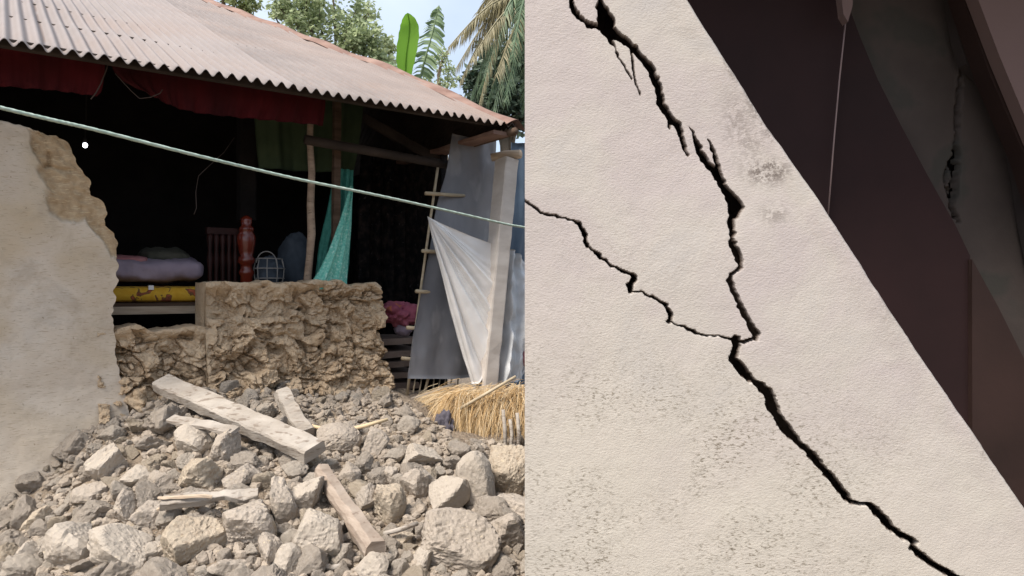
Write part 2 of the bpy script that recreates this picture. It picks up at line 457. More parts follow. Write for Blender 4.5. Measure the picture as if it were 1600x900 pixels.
class MB:
    def __init__(s): s.v = []; s.f = []
    def add(s, verts, faces):
        b = len(s.v)
        s.v += [tuple(q) for q in verts]
        s.f += [[i + b for i in f] for f in faces]
        return s
    def tube(s, pts, rad, seg=8, cap=True, jitter=0.0):
        pts = [Vector(p) for p in pts]
        n = len(pts)
        rad = [rad] * n if isinstance(rad, (int, float)) else rad
        vs_, up = [], None
        for i, p in enumerate(pts):
            t = (pts[min(i + 1, n - 1)] - pts[max(i - 1, 0)]).normalized()
            if up is None:
                up = t.orthogonal().normalized()
            up = (up - t * up.dot(t)).normalized()
            bi = t.cross(up)
            for k in range(seg):
                a = 2 * math.pi * k / seg
                r = rad[i] * (1 + random.uniform(-jitter, jitter))
                vs_.append(p + (up * math.cos(a) + bi * math.sin(a)) * r)
        fs = []
        for i in range(n - 1):
            for k in range(seg):
                a, b = i * seg + k, i * seg + (k + 1) % seg
                fs.append([a, b, b + seg, a + seg])
        if cap:
            fs.append(list(range(seg))[::-1]); fs.append([(n - 1) * seg + k for k in range(seg)])
        return s.add(vs_, fs)
    def beam(s, a, b, w, h, up=Vector((0, 0, 1)), nl=14, rough=0.004, taper=1.0, bev=0.12, seed=0):
        """rough sawn beam from a to b with w across and h thick; rounded corners, uneven"""
        a, b = Vector(a), Vector(b)
        t = (b - a).normalized()
        side = t.cross(up).normalized(); u2 = side.cross(t).normalized()
        c = bev
        prof = [(-1, -1 + 2 * c), (-1, 1 - 2 * c), (-1 + c, 1), (1 - c, 1), (1, 1 - 2 * c), (1, -1 + 2 * c), (1 - c, -1), (-1 + c, -1)]
        vs_ = []
        for i in range(nl + 1):
            f = i / nl
            sc = 1 + (taper - 1) * f
            ctr = a.lerp(b, f)
            for x, y in prof:
                p = ctr + side * (x * w / 2 * sc) + u2 * (y * h / 2 * sc)
                vs_.append(p)
        arr = np.array([tuple(q) for q in vs_])
        nz = np.stack([fbm(arr * 11, 5, seed + 1, 0.6), fbm(arr * 11, 5, seed + 2, 0.6), fbm(arr * 11, 5, seed + 3, 0.6)], 1)
        arr = arr + nz * rough
        fs = []
        for i in range(nl):
            for k in range(8):
                q, r = i * 8 + k, i * 8 + (k + 1) % 8
                fs.append([q, q + 8, r + 8, r])
        fs.append(list(range(8))); fs.append([nl * 8 + k for k in range(8)][::-1])
        return s.add(arr, fs)
    def box(s, lo, hi, fr=None, bev=0.0):
        """box in house frame when fr=H, else world"""
        fr = fr or (lambda x, y, z: (x, y, z))
        vs_ = [fr(x, y, z) for x in (lo[0], hi[0]) for y in (lo[1], hi[1]) for z in (lo[2], hi[2])]
        fs = [[0, 1, 3, 2], [4, 6, 7, 5], [0, 4, 5, 1], [2, 3, 7, 6], [0, 2, 6, 4], [1, 5, 7, 3]]
        return s.add(vs_, fs)
    def prism(s, poly, y0, y1):
        """polygon of (x,z) extruded from y0 to y1"""
        n = len(poly)
        vs_ = [(x, y0, z) for x, z in poly] + [(x, y1, z) for x, z in poly]
        fs = [list(range(n)), list(range(n, 2 * n))[::-1]] + [[k, k + n, (k + 1) % n + n, (k + 1) % n] for k in range(n)]
        return s.add(vs_, fs)
    def build(s, name, mat, parent=None, smooth=False, origin=None, **kw):
        return link(name, s.v, s.f, mat, parent, origin, smooth, **kw)

def gridfaces(nr, nc, mask=None):
    i = np.arange(nr * nc).reshape(nr, nc)
    f = np.stack([i[:-1, :-1], i[:-1, 1:], i[1:, 1:], i[1:, :-1]], -1).reshape(-1, 4)
    if mask is not None: f = f[mask.reshape(-1)]
    return f

def resample(ctrl, nr, nc):
    """smooth resample of a control grid of 3-vectors (Catmull-Rom both ways)"""
    C = np.array([[tuple(q) for q in row] for row in ctrl], float)
    def cr(A, n):
        k = len(A)
        t = np.linspace(0, k - 1, n)
        i = np.minimum(t.astype(int), k - 2); f = (t - i)[:, None, None]
        g = lambda j: A[np.clip(j, 0, k - 1)]
        p0, p1, p2, p3 = g(i - 1), g(i), g(i + 1), g(i + 2)
        p0 = np.where((i == 0)[:, None, None], 2 * p1 - p2, p0)
        p3 = np.where((i + 2 > k - 1)[:, None, None], 2 * p2 - p1, p3)
        return 0.5 * (2 * p1 + (p2 - p0) * f + (2 * p0 - 5 * p1 + 4 * p2 - p3) * f ** 2 + (3 * p1 - p0 - 3 * p2 + p3) * f ** 3)
    C = cr(C, nr)
    C = cr(C.transpose(1, 0, 2), nc).transpose(1, 0, 2)
    return C

NV = np.array([NN[0], NN[1], 0.0])
def cloth(name, ctrl, mat, parent=None, nr=40, nc=40, fold=None, thick=0.004, rough=0.006, origin=None):
    """cloth sheet; ctrl = rows of (px, py, o) on house planes; fold(u,v) pushes along the house normal; doubled for thickness"""
    C = resample([[UH(*q) for q in row] for row in ctrl], nr, nc)
    u, v = np.meshgrid(np.linspace(0, 1, nc), np.linspace(0, 1, nr))
    P = C.reshape(-1, 3)
    if fold is not None:
        P = P + NV * fold(u.ravel(), v.ravel())[:, None]
    P = P + NV * (fbm(P * 9, 3, 5) * rough)[:, None]
    f = gridfaces(nr, nc)
    n = len(P)
    V = np.concatenate([P, P + NV * thick])
    rim = list(range(nc)) + [r * nc + nc - 1 for r in range(1, nr)] + [(nr - 1) * nc + c for c in range(nc - 2, -1, -1)] + [r * nc for r in range(nr - 2, 0, -1)]
    edge = [[rim[k], rim[(k + 1) % len(rim)], rim[(k + 1) % len(rim)] + n, rim[k] + n] for k in range(len(rim))]
    faces = f.tolist() + (f[:, ::-1] + n).tolist() + edge
    return link(name, V, faces, mat, parent, origin)

# ------------------------------------------------------------------ ground with the rubble mound
def mound(x, y):
    x, y = np.asarray(x, float), np.asarray(y, float)
    dx, dy = x - P0[0], y - P0[1]
    s = dx * D1[0] + dy * D1[1]
    o = dx * NN[0] + dy * NN[1]
    hw = np.interp(s, [-2.5, -0.6, 0.0, 0.35, 0.8, 2.2, 2.7, 3.4, 4.5, 6], [0.05, 0.22, 0.36, 0.66, 0.85, 0.80, 0.69, 0.62, 0.3, 0.0])
    fall = np.interp(o, [-4.5, -2.6, -1.5, -0.6, 0.1, 0.5, 1.0, 3.0, 5.5, 7], [0, 0.18, 0.42, 0.68, 0.92, 1.0, 0.75, 0.6, 0.5, 0])
    h = hw * fall
    p = np.stack([x.ravel() * 2.2, y.ravel() * 2.2, np.zeros(x.size)], 1)
    n = fbm(p, 5, 31).reshape(x.shape)
    d1, d2, _ = worley(p * 3.0, 12)
    lump = (0.6 - d1).reshape(x.shape)
    amt = sstep(0.03, 0.25, h)
    return h + amt * (0.045 * n + 0.045 * lump)

def axis(lo, hi, step, far):
    a = list(np.arange(lo, hi, step))
    k, left, right = step * 1.6, [], []
    while True:
        left.append((left[-1] if left else lo) - k); right.append((right[-1] if right else hi) + k)
        k *= 1.7
        if right[-1] > far: break
    return np.array(left[::-1] + a + right)
gx = axis(-3.6, 1.6, 0.022, 700)
gy = axis(1.6, 6.4, 0.022, 700)
GX, GY = np.meshgrid(gx, gy)
GZ = mound(GX, GY)
gv = np.stack([GX.ravel(), GY.ravel(), GZ.ravel()], 1)
tag(link('ground', gv, gridfaces(len(gy), len(gx)), M['dirt'], origin=(0, 0, 0)), kind='structure')

def G(px, py):
    """where the sight line meets the mound"""
    d = ray(px, py)
    t = np.linspace(1.8, 8, 1200)
    z = CAMZ + d[2] * t
    h = mound(d[0] * t, d[1] * t)
    k = np.argmax(z < h)
    if not (z < h).any(): k = len(t) - 1
    return Vector((d[0] * t[k], t[k], h[k]))

def gz(x, y): return float(mound(np.array([x]), np.array([y]))[0])

# ------------------------------------------------------------------ the house
house = empty('mud_house', H(0.9, 2.3, 0), 'collapsed mud house with rusty corrugated roof and a broken front wall', 'house')

# standing wall: rows from ground to the broken top
WO = 0.45
edge_px = [(196, 720), (200, 640), (182, 560), (177, 520), (180, 470), (183, 420), (183, 372), (178, 355), (166, 345), (166, 325), (158, 305), (141, 295), (139, 272), (133, 262), (118, 235), (108, 212), (92, 206)]
ez = [U(x, y, WO) for x, y in edge_px]
ezz = np.array([q[1] for q in ez]); ess = np.array([q[0] for q in ez])
nr, nc = 260, 240
zb, ztop0 = 0.0, U(50, 200, WO)[1]
sL = -1.3
peel_poly = [U(x, y, WO) for x, y in [(58, 190), (52, 235), (62, 275), (82, 300), (88, 330), (106, 345), (135, 350), (150, 366), (162, 378), (176, 400), (200, 400), (200, 180)]]
def inpoly(poly, x, y):
    c = np.zeros(x.shape, bool); j = len(poly) - 1
    for i in range(len(poly)):
        xi, yi = poly[i]; xj, yj = poly[j]
        with np.errstate(divide='ignore', invalid='ignore'):
            c ^= ((yi > y) != (yj > y)) & (x < (xj - xi) * (y - yi) / (yj - yi + 1e-12) + xi)
        j = i
    return c
vv, uu = np.meshgrid(np.linspace(0, 1, nr), np.linspace(0, 1, nc), indexing='ij')
uu = 1 - (1 - uu) ** 1.6
right = np.interp(zb + vv * (ztop0 - zb), ezz, ess)
Z = zb + vv * (ztop0 - zb)
right = right + 0.012 * fbm(np.stack([Z.ravel() * 22, Z.ravel() * 0, Z.ravel() * 0], 1), 3, 3).reshape(Z.shape)
S = sL + uu * (right - sL)
topz = ztop0 + np.interp(S, [-1.3, -0.25, 0.0, 0.1, 0.2, 0.3], [0.05, 0.02, 0.012, -0.005, -0.012, -0.03]) + 0.012 * fbm(np.stack([S.ravel() * 16, S.ravel() * 0, S.ravel() * 0 + 4], 1), 3, 9).reshape(S.shape)
Z = zb + vv * (topz - zb)
pp = np.stack([S.ravel() * 3, Z.ravel() * 3, np.zeros(S.size)], 1)
flare = 0.30 * np.clip(1 - Z / 0.95, 0, 1) ** 1.6
base_n = (0.016 * fbm(pp * 0.5, 2, 2) + 0.0025 * fbm(pp * 6, 3, 8)).reshape(S.shape)
wob = 0.03 * fbm(pp * 3, 3, 44).reshape(S.shape)
peel = inpoly(peel_poly, S + wob, Z + wob[::-1]).astype(float)
k = peel.copy()
for _ in range(2):
    k[1:-1, 1:-1] = (k[1:-1, 1:-1] * 2 + k[:-2, 1:-1] + k[2:, 1:-1] + k[1:-1, :-2] + k[1:-1, 2:]) / 6
rough = (0.014 * fbm(pp * 7, 4, 71)).reshape(S.shape)
# two hairline cracks in the plaster low on the wall
O = WO - flare + base_n + k * (0.022 + np.abs(rough))
def hairline(pts, w, dep):
    global O
    q = [U(x, y, WO - 0.05) for x, y in pts]
    d = np.full(S.shape, 9.0)
    for (x0, y0), (x1, y1) in zip(q[:-1], q[1:]):
        L2 = (x1 - x0) ** 2 + (y1 - y0) ** 2
        t = np.clip(((S - x0) * (x1 - x0) + (Z - y0) * (y1 - y0)) / L2, 0, 1)
        d = np.minimum(d, np.hypot(S - x0 - t * (x1 - x0), Z - y0 - t * (y1 - y0)))
    O = O + dep * np.exp(-(d / w) ** 2)
hairline([(28, 686), (55, 683), (62, 680), (90, 677), (105, 676), (122, 680), (140, 688)], 0.004, 0.004)
hairline([(20, 745), (28, 760), (34, 785), (36, 800)], 0.004, 0.004)
hairline([(78, 236), (79, 255), (72, 258)], 0.010, 0.03)
hairline([(78, 256), (95, 262), (112, 264)], 0.008, 0.02)
# wrap: front, top edge going back
back = 0.32
def hv(s, o, z): return np.stack([P0[0] + s * D1[0] + o * NN[0], P0[1] + s * D1[1] + o * NN[1], z], -1)
Fr = hv(S, O, Z)
# rounded return at right side and top
ncols = 5
cols = [hv(S[:, -1] + 0.012 * math.sin(a * 1.3) - 0.06 * a, O[:, -1] + back * a, Z[:, -1]) for a in (0.12, 0.4, 0.7, 1.0)]
Fr = np.concatenate([Fr, np.stack(cols, 1)], 1)
rows = []
for a in (0.12, 0.4, 0.7, 1.0):
    r = Fr[-1].copy(); r[:, :2] += NN * back * a; r[:, 2] -= 0.10 * a * a - 0.01 * a
    rows.append(r)
Fr = np.concatenate([Fr, np.stack(rows, 0)], 0)
peelF = np.zeros(Fr.shape[:2]); peelF[:nr, :nc] = k; peelF[nr:, :] = 1; peelF[:, nc:] = 1
# a back face so that the wall is solid
B = hv(np.array([sL, 0.2, 0.2, sL]), np.array([WO + back] * 4), np.array([0, 0, ztop0 - 0.1, ztop0 - 0.1]))
V = np.concatenate([Fr.reshape(-1, 3), B])
nF = Fr.shape[0] * Fr.shape[1]
faces = gridfaces(*Fr.shape[:2]).tolist() + [[nF, nF + 1, nF + 2, nF + 3][::-1]]
o = link('wall', V, faces, M['plaster'], house, attrs={'peel': np.concatenate([peelF.ravel(), [1] * 4])})
o['label'] = 'standing mud wall with a peeled patch along its broken edge'

# broken low wall: sill to the left, higher stump to the right
s_a = U(168, 510, WO)[0]; s_step = U(322, 470, WO)[0]; s_b = U(600, 450, WO)[0]
z_sill = U(250, 512, WO)[1]; z_hi = U(450, 441, WO)[1]
nr, nc = 250, 420
sc = np.concatenate([np.linspace(s_a - 0.05, s_step, 130), np.linspace(s_step, s_b, nc - 130)])
topc = np.where(np.arange(nc) < 130, z_sill, z_hi)
topc = topc + 0.022 * fbm(np.stack([sc * 8, sc * 0, sc * 0], 1), 4, 15)
topc = topc - 0.05 * np.clip((sc - (s_b - 0.06)) / 0.06, 0, 1) ** 2
vv = np.linspace(0, 1, nr)[:, None]
Z = 0.1 + vv * (topc[None, :] - 0.1)
S = np.repeat(sc[None, :], nr, 0)
# right side slumps outwards and forward lower down
pp = np.stack([S.ravel(), np.zeros(S.size), Z.ravel()], 1)
warp = np.stack([fbm(pp * 6, 4, 1), fbm(pp * 6, 4, 2), fbm(pp * 6, 4, 3)], 1) * 0.035
d1, d2, cid = worley((pp + warp) * np.array([9, 9, 12]), 5)
e1, e2, cid2 = worley((pp + warp * 0.7) * np.array([24, 24, 30]), 6)
patch = sstep(-0.35, 0.35, fbm(pp * 4, 3, 61))
ridg = 1 - np.abs(fbm((pp + warp) * np.array([13, 13, 20]), 4, 19))
depth = 0.085 * (cid - 0.5) + 0.03 * (0.5 - d1) + 0.030 * fbm((pp + warp) * 6, 3, 11) + 0.008 * (ridg - 0.5) + (0.4 + 0.6 * patch) * (0.030 * (0.5 - e1) + 0.040 * (cid2 - 0.5)) + 0.006 * fbm(pp * 50, 3, 12)
depth = depth.reshape(S.shape)
crev = (sstep(0.07, 0.0, (d2 - d1)) * 0.022 * patch + 0.05 * sstep(0.62, 1.0, fbm((pp + warp) * np.array([10, 10, 15]), 3, 88))).reshape(S.shape)
S = S + 0.05 * (fbm(np.stack([Z.ravel() * 6, Z.ravel() * 0 + 3, Z.ravel() * 0], 1), 4, 91).reshape(S.shape)) * sstep(s_b - 0.35, s_b, sc)[None, :]
edge_soft = sstep(0.0, 0.10, (topc[None, :] - Z))         # smoother plaster rim along the very top
left_soft = np.where(np.arange(nc) >= 130, sstep(0.0, 0.10, sc - s_step), 1.0)[None, :]
soft = 0.15 + 0.85 * edge_soft * left_soft
hi = (np.arange(nc) >= 130)[None, :]
batter = np.clip((topc[None, :] - Z), 0, 2) * 0.20 + 0.45 * np.clip(0.85 - Z, 0, 1) ** 1.4
hollow = 0.07 * np.exp(-(((S - U(372, 580, WO)[0]) / 0.07) ** 2 + ((Z - U(372, 580, WO)[1]) / 0.06) ** 2))
O = WO + 0.02 - batter - depth * soft * 1.05 + 1.1 * crev * soft + hollow + 0.06 * edge_soft * sstep(0.0, 0.06, topc[None, :] - Z)
Fr = hv(S, O, Z)
rows = []
for a in (0.06, 0.25, 0.5, 0.75, 1.0):
    zt = topc + 0.006 * fbm(np.stack([sc * 30, sc * 0 + a * 9, sc * 0], 1), 3, 25)
    rows.append(hv(sc, O[-1] + (WO + 0.30 - O[-1]) * a, zt))
rows.append(hv(sc, np.full(nc, WO + 0.30), np.full(nc, 0.1)))
Fr = np.concatenate([Fr, np.stack(rows, 0)], 0)
# right end cap
end = Fr[:, -1].copy(); last = end.copy(); last[:, :2] = np.array(H(s_b - 0.1, WO + 0.3, 0))[:2]
endmid = end * 0.5 + last * 0.5; endmid[:, :2] += D1 * 0.03
Fr = np.concatenate([Fr, endmid[:, None], last[:, None]], 1)
o = link('broken_wall', Fr.reshape(-1, 3), gridfaces(*Fr.shape[:2]), M['broken'], house, smooth=False)
o['label'] = 'jagged stump of the collapsed mud wall with crumbling face'

# other walls of the house (inside, room shade put into their dark colour): left end, back, right end
mb = MB()
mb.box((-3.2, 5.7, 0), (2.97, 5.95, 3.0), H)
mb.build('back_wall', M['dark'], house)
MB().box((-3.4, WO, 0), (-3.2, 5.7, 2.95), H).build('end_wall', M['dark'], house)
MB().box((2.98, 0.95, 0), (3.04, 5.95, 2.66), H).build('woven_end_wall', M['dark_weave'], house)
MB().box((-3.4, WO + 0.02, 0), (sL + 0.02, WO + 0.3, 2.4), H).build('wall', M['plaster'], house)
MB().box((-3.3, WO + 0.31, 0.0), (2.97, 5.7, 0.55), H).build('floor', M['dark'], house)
# inner wall added against light leaks, closing the room off behind the broken front
MB().box((-3.2, 2.75, 0.55), (2.97, 2.85, 2.75), H).build('leak_partition', M['dark'], house)
MB().box((-3.2, 2.76, 2.75), (2.35, 2.84, 3.85), H).build('leak_partition', M['dark'], house)

# roof: front plane clipped by the hip line
PITCH = 0.07
def roofz(s, o): return EAVEZ + o * SLOPE
def plane_hit(px, py):
    """(s, o) of the sight line on the front roof plane"""
    d = ray(px, py)
    a, b = d[:2] @ D1, d[:2] @ NN
    # point t*d, o = t*b - P0.N ; z = CAMZ + t dz = EAVEZ + o*SLOPE
    t = (EAVEZ - CAMZ - (P0 @ NN) * SLOPE) / (d[2] - b * SLOPE)
    return t * a - P0 @ D1, t * b - P0 @ NN
sC = U(808, 194, 0)[0]
sQ, oQ = plane_hit(318, 0)
sM, oM = plane_hit(640, 122)
print('hip', sC, (sM, oM), (sQ, oQ))
RIDGE = oQ + 0.5
print('ridge', RIDGE)
hip_s = [sC, sM, sQ]; hip_o = [0.0, oM, oQ]
slope2 = (oQ - oM) / (sQ - sM)
sR = sQ + (RIDGE - oQ) / slope2
hip_s.append(sR); hip_o.append(RIDGE)
def omax(s):
    return np.where(s <= sR, RIDGE, np.interp(s, hip_s[::-1], hip_o[::-1]))
per = 10
S1 = np.arange(-3.6, sC + 1e-6, PITCH / per)
T = np.linspace(0, 1, 60)
Sg, Tg = np.meshgrid(S1, T)
Og = Tg * np.maximum(omax(Sg), 0.002)
jag = 0.012 * vnoise(np.stack([np.floor(S1 / 0.63), S1 * 0, S1 * 0], 1), 4)
Og = Og + (1 - Tg) * jag[None, :]
am = 0.0165
Zg = EAVEZ + Og * SLOPE + am * np.sin(2 * math.pi * Sg / PITCH) + 0.012 * vnoise(np.stack([Sg.ravel() * 1.7, Og.ravel() * 1.7, Sg.ravel() * 0], 1), 6).reshape(Sg.shape) + 0.004 * np.floor((Sg + 3.6) / 0.63 % 2)
top = hv(Sg, Og, Zg).reshape(-1, 3)
n = len(top)
f = gridfaces(*Sg.shape)
th = np.array([0, 0, -0.003])
rust = sstep(0.25, 0.0, np.maximum(omax(Sg), 0.002) - Og).ravel() * 0.45 + sstep(1.4, 3.0, Sg.ravel()) * 0.25 + 0.25 * np.clip(fbm(top * 1.5, 3, 8), 0, 1)
sheet = (0.6 * _hash(np.floor((Sg.ravel() + 3.6) / 0.63).astype(np.int64), np.zeros(Sg.size, np.int64), np.zeros(Sg.size, np.int64), 3))
nail = np.zeros(Sg.size)
seam = np.abs(((Sg + 3.6) % 0.63) - 0.01) < 0.008
nail[(seam & (fbm(top * 3, 2, 3).reshape(Sg.shape) > -0.3)).ravel()] = 0.55
nc_ = len(S1)
eav = [[k, k + 1, k + 1 + n, k + n] for k in range(nc_ - 1)]
roof = link('roof', np.concatenate([top, top + th]), f.tolist() + (f[:, ::-1] + n).tolist() + eav, None, house, attrs={'rust': np.concatenate([rust, rust]), 'sheet': np.concatenate([sheet, sheet]), 'nail': np.concatenate([nail, nail])}, mats=[M['roof'], M['roof_shade']], fmat=[0] * len(f) + [1] * len(f) + [0] * len(eav))
# hip end plane (falls away to the right) and the back plane
def P3(s, o): return np.array(H(s, o, EAVEZ + o * SLOPE))
C = P3(sC, 0); Rg = P3(sR, RIDGE)
C2 = np.array(H(sC, 2 * RIDGE, EAVEZ))
Q1 = P3(sQ, oQ)
Mm = P3(sM, oM)
def ruled(a_pts, b_pts, name, parent, mat, amp=0.012, pitch=PITCH):
    A = np.array(a_pts); Bq = np.array(b_pts)
    L = np.linalg.norm(A[-1] - A[0]); nn_ = int(L / pitch * 6)
    t = np.linspace(0, 1, nn_)
    ta = np.linspace(0, 1, len(A))
    a = np.stack([np.interp(t, ta, A[:, k]) for k in range(3)], 1)
    b = np.stack([np.interp(t, ta, Bq[:, k]) for k in range(3)], 1)
    w = amp * np.sin(t * L / pitch * 2 * math.pi)
    rows = [a + (b - a) * q + np.array([0, 0, 1]) * w[:, None] for q in np.linspace(0, 1, 6)]
    P = np.concatenate(rows)
    f_ = gridfaces(6, nn_); n_ = len(P)
    up = np.cross(P[1] - P[0], P[nn_] - P[0])[2] > 0
    top_, bot_ = (f_, f_[:, ::-1] + n_)
    return link(name, np.concatenate([P, P - np.array([0, 0, 0.003])]), top_.tolist() + bot_.tolist(), None, parent, attrs={'rust': np.full(2 * n_, 0.8)}, mats=[mat, M['roof_shade']], fmat=[0] * len(f_) + [1] * len(f_))
# along the hip: from the corner upwards on one side, the end eave on the other
eave_pts = [C + (C2 - C) * q for q in (0, 0.22, 0.5)]
ruled([C + (0, 0, 0.004), Mm + (0, 0, -0.01), Rg + (0, 0, -0.02)], [C + (0, 0, 0.001), C + (C2 - C) * 0.25, C + (C2 - C) * 0.5], 'hip_sheet', roof, M['roof'])
ruled([Rg, Rg + (C2 - C) * 0.02], [C + (C2 - C) * 0.5, C2], 'hip_sheet', roof, M['roof'])
ridgeL = np.array(H(-3.6, RIDGE, EAVEZ + RIDGE * SLOPE))
ruled([ridgeL, Rg], [np.array(H(-3.6, 2 * RIDGE, EAVEZ)), C2], 'back_sheet', roof, M['roof'])
# ridge capping along the hip, lifted, with gaps below
cap_line = [C + (0, 0, 0.02), Mm + (0, 0, 0.03), Q1 + (0, 0, 0.035), Rg + (0, 0, 0.03)]
capn = 60
tt = np.linspace(0, 1, capn)
lens = np.cumsum([0] + [np.linalg.norm(cap_line[i + 1] - cap_line[i]) for i in range(3)]); lens /= lens[-1]
CL = np.stack([np.interp(tt, lens, [p[k] for p in cap_line]) for k in range(3)], 1)
CL[:, 2] += 0.006 * vnoise(np.stack([tt * 14, tt * 0, tt * 0], 1), 2)
prof = [(-0.13, -0.045), (-0.07, -0.015), (-0.02, 0.004), (0.02, 0.006), (0.06, -0.02), (0.12, -0.07)]
V = []
hd = CL[-1] - CL[0]; hd[2] = 0; hd /= np.linalg.norm(hd)
side = np.array([-hd[1], hd[0], 0])
if side @ NV > 0: side = -side
for q in CL:
    for a, b in prof:
        lift = 0.012 * math.sin(q[0] * 9) + 0.008
        V.append(q - side * a * 0.8 + np.array([0, 0, b * 0.9 + lift]))
V = np.array(V)
cf = gridfaces(capn, len(prof))
V2 = V - np.array([0, 0, 0.003])
link('ridge_cap', np.concatenate([V, V2]), cf.tolist() + (cf[:, ::-1] + len(V)).tolist(), M['rust'], roof)

# rafters and purlins under the roof
for s0 in np.arange(-3.0, 3.0, 0.85):
    om = float(omax(np.array([s0 + 0.0]))) - 0.05
    if om < 0.4: continue
    MB().beam(H(s0, 0.40, EAVEZ - 0.07 + 0.40 * SLOPE), H(s0, om, EAVEZ - 0.07 + om * SLOPE), 0.06, 0.08, seed=int(s0 * 10)).build('rafter', M['roof_shade'], house)
for o0 in (0.12, 0.95, 1.7):
    se = float(np.interp(o0, hip_o, hip_s)) - 0.1
    MB().beam(H(-3.4, o0, EAVEZ - 0.035 + o0 * SLOPE), H(se, o0, EAVEZ - 0.035 + o0 * SLOPE), 0.05, 0.04, seed=3).build('purlin', M['roof_shade'], house)
# wall plate poles under the roof at the right side opening
MB().tube([H(1.7, 0.6, 2.52), H(3.2, 0.6, 2.44)], 0.035, 8).build('lintel_pole', M['roof_shade'], house, smooth=True)
MB().beam(UH(560, 180, 1.0), UH(705, 262, 1.0), 0.05, 0.07, seed=9).build('brace', M['roof_shade'], house)
MB().tube([H(sC - 0.03, -0.02, EAVEZ - 0.05), H(sC - 0.05, 2.0, EAVEZ - 0.05)], 0.03, 8).build('end_eave_pole', M['wood_brown'], house, smooth=True)
MB().beam(H(sC - 0.10, 0.05, EAVEZ - 0.06), H(sC - 0.10, 1.6, EAVEZ - 0.06), 0.16, 0.03, seed=5).build('eave_board', M['rust'], house)

# corner post: thick squared timber, leaning, with a log resting on its top
pt, pb = UH(792, 250, 0.32), UH(758, 612, 0.20)
pb = pt + (pb - pt) * 1.35
MB().beam(pt, pb, 0.155, 0.12, up=Vector((D1[0], D1[1], 0)), nl=24, rough=0.004, bev=0.08, seed=4).build('corner_post', M['post'], house, smooth=False)['label'] = 'thick squared pale timber post leaning under the roof corner'
MB().tube([UH(768, 246, 0.42), UH(790, 242, 0.34), UH(813, 241, 0.22)], [0.032, 0.034, 0.034], 12, jitter=0.03).build('plate_log', M['wood_tan'], house, smooth=True)
# crooked pole and brown stud in the opening
pts = [UH(x, y, 0.62) for x, y in [(484, 130), (486, 170), (484, 220), (487, 270), (485, 320), (487, 365), (484, 400), (480, 440), (480, 470)]]
MB().tube(pts, [0.020, 0.021, 0.022, 0.024, 0.025, 0.028, 0.026, 0.028, 0.028], 10, jitter=0.06).build('crooked_pole', M['pole'], house, smooth=True)
MB().beam(UH(527, 140, 0.75), UH(523, 440, 0.75), 0.05, 0.05, up=Vector((D1[0], D1[1], 0)), seed=6).build('stud', M['wood_brown'], house)
MB().beam(UH(385, 100, 1.5), UH(385, 345, 1.5), 0.12, 0.12, up=Vector((D1[0], D1[1], 0)), seed=6).build('inner_post', M['dark'], house)

# ------------------------------------------------------------------ things hanging and standing inside
def wav(fr, a, ph=0.0, grow=0.0):
    return lambda u, v: a * (grow * v + 1 - grow) * (np.sin(u * fr + ph + 0.8 * np.sin(v * 3)) + 0.4 * np.sin(u * fr * 2.3 + 1.1))
tag(cloth('curtain', [[(-130, 62, 0.30), (-40, 70, 0.30), (70, 85, 0.30), (165, 98, 0.30)], [(-130, 110, 0.30), (-40, 115, 0.30), (70, 125, 0.30), (160, 138, 0.30)], [(-130, 130, 0.3), (-40, 132, 0.30), (70, 140, 0.30), (152, 150, 0.30)]],
    M['curtain'], nr=24, nc=160, fold=wav(58, 0.012, 0, 0.8)), 'short dark red curtain below the eave above the standing wall', 'curtain', 'red curtains under the eave')
tag(cloth('curtain', [[(172, 99, 0.30), (290, 114, 0.30), (410, 128, 0.30), (510, 140, 0.30)], [(185, 120, 0.30), (290, 148, 0.30), (410, 160, 0.30), (508, 168, 0.30)], [(215, 138, 0.30), (290, 172, 0.30), (400, 186, 0.30), (505, 196, 0.30)]],
    M['curtain'], nr=24, nc=180, fold=wav(64, 0.013, 1, 0.8)), 'long dark red curtain below the eave above the broken opening', 'curtain', 'red curtains under the eave')
tag(cloth('green_cloth', [[(395, 120, 1.05), (480, 132, 1.05), (570, 148, 0.95)], [(400, 200, 1.05), (480, 210, 1.05), (562, 215, 0.95)], [(405, 262, 1.05), (480, 268, 1.05), (553, 268, 0.95)]],
    M['green_cloth'], nr=30, nc=90, fold=wav(22, 0.02)), 'dark green cloth hung behind the crooked pole', 'cloth')
net = empty('netting', UH(520, 440, 0.7), 'teal green net curtain gathered beside the crooked pole', 'net')
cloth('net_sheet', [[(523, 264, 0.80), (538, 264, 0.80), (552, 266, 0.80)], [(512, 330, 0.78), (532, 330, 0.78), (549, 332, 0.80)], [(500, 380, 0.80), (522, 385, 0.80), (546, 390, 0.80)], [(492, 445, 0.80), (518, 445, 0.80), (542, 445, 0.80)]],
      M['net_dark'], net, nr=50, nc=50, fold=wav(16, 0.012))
cloth('net_drape', [[(548, 290, 0.60), (550, 291, 0.60), (552, 292, 0.62)], [(530, 350, 0.56), (540, 350, 0.57), (550, 350, 0.60)], [(506, 410, 0.52), (525, 410, 0.54), (545, 410, 0.58)], [(480, 452, 0.50), (512, 452, 0.52), (543, 452, 0.56)]],
      M['net'], net, nr=60, nc=50, fold=wav(14, 0.010))

